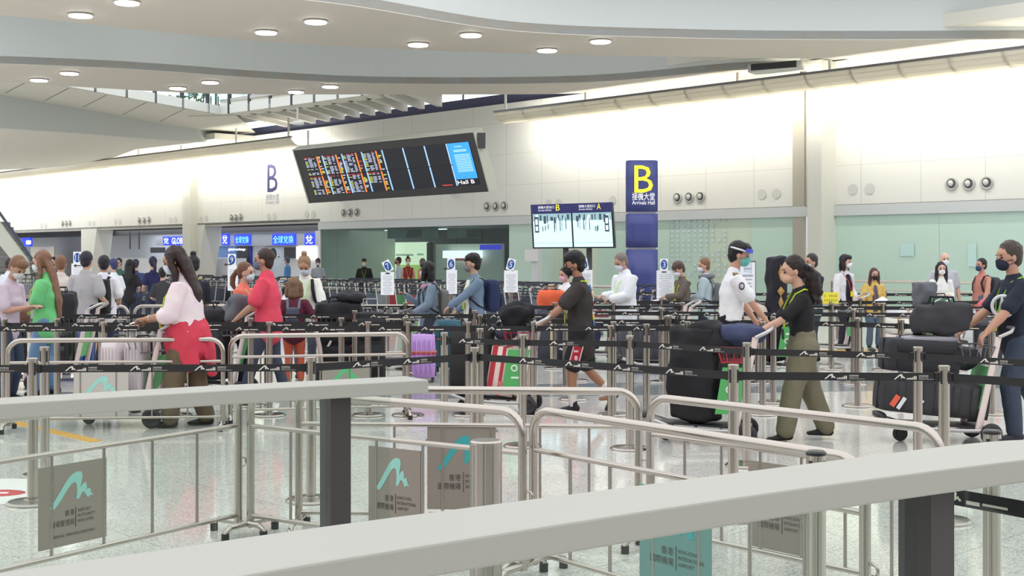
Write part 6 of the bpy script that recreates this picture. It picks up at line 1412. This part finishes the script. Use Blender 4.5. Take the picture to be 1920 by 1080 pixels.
carton((gx(872, 15.8), 15.8, .0), .1, (.40, .34, .30), (70, 68, 72), 'dark crate under the tan box')
t = trolley(735, 19.2, 190, 'empty pale luggage trolley in front of the person with the black bob', 'grey')
t = trolley(842, 19.7, 185, 'luggage trolley pushed by the person in the denim jacket', 'grey')
t = trolley(1108, 20.6, 184, 'luggage trolley beside the person with grey hair', 'grey')
bag(onT(t, .1, 0, .19), 0, (.5, .4, .5), (52, 58, 90), 'navy bag on the trolley beside the person with grey hair', seed=21, handles=False)
carton(onT(t, .0, 0, .72), 0, (.55, .4, .10), (150, 60, 84), 'flat crimson box on the navy bag')
t = trolley(1232, 18.6, 182, 'luggage trolley with dark folded cases left of the person in uniform', 'grey')
suitcase(onT(t, .05, 0, .19), 0, (.62, .40, .52), (62, 62, 70), 'dark grey case with ribs on the trolley near the uniformed person', handle=False, wheels=False, rough=.7)
bag(onT(t, .0, 0, .74), 0, (.5, .36, .16), (222, 218, 212), 'white crumpled bag with black straps on the dark grey ribbed case', seed=22, handles=True)
bag((gx(1330, 16.6), 16.6, 0), 0, (.45, .4, .78), (44, 44, 50), 'black bag standing between the belt rows behind the tall duffel', seed=23, handles=False)
bag((gx(1290, 16.8), 16.8, 0), 0, (.3, .3, .62), (226, 228, 232), 'white carrier bag left of the tall duffel', seed=24, handles=False)
t = trolley(1440, 18.3, 175, 'luggage trolley with an ornate black bag behind the person in olive trousers')
bag(onT(t, -.12, 0, .18), .2, (.28, .30, 1.52), (44, 42, 50), 'very tall black bag with gold ornaments on a trolley', seed=25, handles=False)
for k, (z, a, b_) in enumerate([(1.28, .07, .12), (1.02, .10, .07), (.86, .07, .10)]):
    o = [x for x in COL.objects if x.name.startswith('travel_bag')][-1]; mb = MB(); mb.ell((.0, -.155, z), (a*.6, .008, b_), None, 4); mb.build('gold_ornament', mat('ornament_gold', (190, 150, 90), .4, .5), o)
bag(onT(t, .22, .0, .72), .0, (.44, .34, .30), (218, 206, 194), 'beige cloth bag on the trolley of the ornate black bag', seed=26)
suitcase(onT(t, .22, 0, .19), 0, (.44, .4, .5), (60, 44, 54), 'plum dark case under the beige cloth bag', handle=False, wheels=False)
t = trolley(1702, 19.9, 176, 'luggage trolley with white and red boxes in the back rows', 'grey')
carton(onT(t, .05, 0, .19), 0, (.5, .4, .30), (232, 216, 210), 'white box with red marks at the bottom of the back trolley', [(-.3, .10, (206, 110, 90))])
carton(onT(t, .05, 0, .50), 0, (.5, .4, .24), (232, 228, 220), 'white box in the middle of the back trolley', [(-.3, .08, (206, 140, 70))])
carton(onT(t, .05, 0, .75), 0, (.46, .4, .14), (238, 236, 240), 'white flat box topmost on the back trolley')
suitcase((gx(1764, 20.4), 20.4, .35), 0, (.34, .26, .72), (44, 110, 70), 'dark green suitcase in front of the person in the white blouse', handle=False, wheels=False)
carton((gx(1764, 20.4), 20.4, 0), 0, (.44, .36, .34), (64, 62, 66), 'dark crate under the dark green suitcase')
bag((gx(1732, 20.85), 20.85, .78), .3, (.36, .30, .52), (104, 106, 114), 'grey soft bag left of the dark green suitcase', seed=27, handles=False)
carton((gx(1732, 20.85), 20.85, 0), 0, (.4, .36, .78), (72, 72, 78), 'tall dark crate under the grey soft bag')
t = trolley(1560, 22.2, 178, 'luggage trolley in front of the person in the white jacket', 'grey')
t = trolley(1868, 21.8, 178, 'luggage trolley in front of the person in the salmon tank top', 'grey')
bag(onT(t, .05, 0, .19), 0, (.5, .36, .6), (60, 64, 84), 'dark blue bag on the trolley by the salmon tank top', seed=28)
np2 = thing('neck_pillow', (gx(1852, 20.2), 20.2, .86), .0, 'pink ring neck pillow on the back trolley at the right', 'neck pillow'); mb = MB(); mb.torus((0, 0, 0), .13, .055, V(.2, 1, .3), 24, 12); mb.build('cushion', cloth((226, 120, 124)), np2)
suitcase((gx(1852, 20.2), 20.2, 0), 0, (.4, .3, .70), (58, 58, 66), 'dark suitcase under the pink neck pillow', hard=False, handle=False)
bag((gx(1812, 23.0), 23.0, .0), 0, (.36, .3, .75), (222, 228, 230), 'pale plastic bag right of the bald person', seed=29, handles=False)
# left foreground bags of the two at far left
t = trolley(14, 16.4, 184, 'luggage trolley with bags at the extreme left', 'grey')
suitcase(onT(t, .05, 0, .19), 0, (.5, .4, .62), (44, 38, 40), 'black suitcase on the trolley at the extreme left', hard=False, handle=False, wheels=False)
bag(onT(t, -.05, 0, .82), 0, (.44, .36, .26), (120, 82, 76), 'brown bag on the black suitcase at the extreme left', seed=31)
t = trolley(112, 17.6, 180, 'luggage trolley with a black bag right of the green tee', 'grey')
suitcase(onT(t, .05, 0, .19), 0, (.5, .4, .55), (44, 44, 48), 'black suitcase on the trolley right of the green tee', hard=False, handle=False, wheels=False)
bag(onT(t, .0, 0, .76), .2, (.48, .40, .46), (52, 50, 54), 'round black rucksack on the trolley right of the green tee', seed=32)
suitcase((gx(133, 18.4), 18.4, 0), 0, (.36, .26, .58), (50, 76, 140), 'blue suitcase with a pale frame behind the left belts')
suitcase((gx(158, 18.6), 18.6, 0), .1, (.30, .26, .62), (44, 70, 132), 'smaller blue suitcase behind the left belts, right of the other blue one')
# carton bags near orange bag
bag((gx(1034, 20.8), 20.8, .82), 0, (.42, .3, .34), (230, 104, 70), 'orange bag on a crate beyond the dark printed tee', seed=33)
carton((gx(1034, 20.8), 20.8, 0), 0, (.46, .36, .82), (60, 62, 76), 'dark crate under the orange bag')
# yellow sign on a post
ys = thing('yellow_sign', (gx(1557, 20.1), 20.1, 0), 0, 'small yellow notice on a steel post left of the white jacket', 'sign')
mb = MB(); mb.cyl((0, 0, 0), (0, 0, .98), .03, 12); mb.build('pole', m_steel2, ys); mb = MB(); mb.lathe((0, 0, 0), [(.17, 0), (.17, .01), (.05, .03)], 20); mb.build('base_disc', m_steel2, ys)
mb = MB(); mb.box((0, -.01, 1.04), (.25, .01, .18)); pl = mb.build('notice_plate', mat('notice_yellow', (238, 226, 66), .5), ys)
mb = MB()
for k in range(6):
    for j in range(2):
        if random.random() < .85: mb.box((-.09+.036*k, -.017, 1.075-.07*j), (.022, .002, .035))
mb.build('faint_characters', mat('notice_ochre', (196, 172, 60), .5), pl)
# framed easel notice
eb_ = thing('framed_notice', (gx(1401, 20.6), 20.6, 0), .15, 'white notice in a tall grey frame right behind the uniformed person', 'notice board')
f = 20.6/F; z0 = CH-(562-480)*f; z1 = CH-(489-480)*f
mb = MB(); mb.box((0, 0, (z0+z1)/2), (33*f, .03, z1-z0)); mb.box((-12*f, .02, z0/2), (.03, .03, z0)); mb.box((12*f, .02, z0/2), (.03, .03, z0)); mb.build('frame', mat('frame_grey', (120, 122, 128), .4, .4), eb_)
mb = MB(); mb.box((0, -.018, (z0+z1)/2), (29*f, .006, z1-z0-.05)); sh = mb.build('sheet', m_paper, eb_)
mb = MB()
for k, (y, w_) in enumerate([(.8, .5), (.62, .7), (.52, .6), (.42, .5), (.34, .6), (.2, .5)]): mb.box((0, -.023, z0+(z1-z0)*y), (29*f*w_, .002, .018 if k != 1 else .035))
mb.build('printed_lines', m_ptxt, sh)
# ---------------------------------------------------------------- parked trolleys nested along the rail
def parked_mesh():
    mb = MB(); mi = {'alu': 0, 'dark': 1, 'tyre': 1, 'pink': 0, 'red': 2, 'green': 3}
    for s_ in (1, -1): mb.tube([(-.42, s_*.24, .13), (.52, s_*.14, .22)], .02, 5); mb.tube([(-.28, s_*.22, .14), (-.46, s_*.22, .97)], .022, 5)
    mb.tube([(-.46, .23, .97), (-.60, .2, 1.04), (-.60, -.2, 1.04), (-.46, -.23, .97)], .024, 6, mi=1)
    mb.hexa([(-.36, -.2, .14), (.4, -.15, .17), (.4, .15, .17), (-.36, .2, .14), (-.36, -.2, .155), (.4, -.15, .185), (.4, .15, .185), (-.36, .2, .155)], 1)
    for x, y, r in [(-.38, .27, .10), (-.38, -.27, .10), (.36, 0, .07)]: mb.cyl((x, y-.025, r), (x, y+.025, r), r, 12, 1)
    for z, x0, x1, w in ((.88, -.42, -.12, .24), (.74, -.38, -.16, .21)): mb.tube([(x0, -w, z), (x1, -w, z), (x1, w, z), (x0, w, z), (x0, -w, z)], .012, 5, mi=1)
    for j in range(4): y = -.2+.133*j; mb.tube([(-.12, y*1.14, .88), (-.16, y, .74), (-.38, y, .74)], .008, 4, mi=1)
    mb.hexa([(-.30, -.19, .32), (-.285, -.19, .32), (-.285, .19, .32), (-.30, .19, .32), (-.385, -.21, .70), (-.37, -.21, .70), (-.37, .21, .70), (-.385, .21, .70)], 2)
    return mb.mesh('parked_trolley')
pm = parked_mesh(); pms = []
for c in [(104, 112, 130), (60, 66, 80), (84, 150, 100), (170, 60, 70), (150, 156, 166)]:
    q = pm.copy(); q.materials.append(m_talu); q.materials.append(mat('parked_dark', (56, 60, 72), .5, .2)); q.materials.append(mat('parked_%d' % c[0], c, .5)); pms.append(q)
rr = random.Random(3)
def park_row(pa, pb, w, step, face):
    ua = wuv(pa, w)[0]; ub = wuv(pb, w)[0]; u = min(ua, ub); n = 0
    while u < max(ua, ub):
        p = WP(u, 0, w+rr.uniform(-.06, .06)); o = bpy.data.objects.new('parked_trolley', pms[rr.choice([0, 0, 1, 1, 1, 2, 3, 4])]); COL.objects.link(o)
        o.location = p; o.rotation_euler = (0, 0, WANG+face+rr.uniform(-.05, .05)); tag(o, 'parked luggage trolley nested in the long rows along the rail', 'luggage trolley', 'parked trolleys nested along the rail')
        u += step*(1 if rr.random() > .1 else 3); n += 1
park_row(1230, 1130, 13.4, .34, 0); park_row(1040, 640, 13.3, .34, 0); park_row(610, 210, 13.4, .42, PI)
park_row(1030, 820, 14.9, .40, PI); park_row(790, 600, 14.9, .42, PI); park_row(560, 370, 15.0, .5, 0); park_row(330, 215, 14.6, .55, 0); park_row(40, -20, 17, .5, 0)
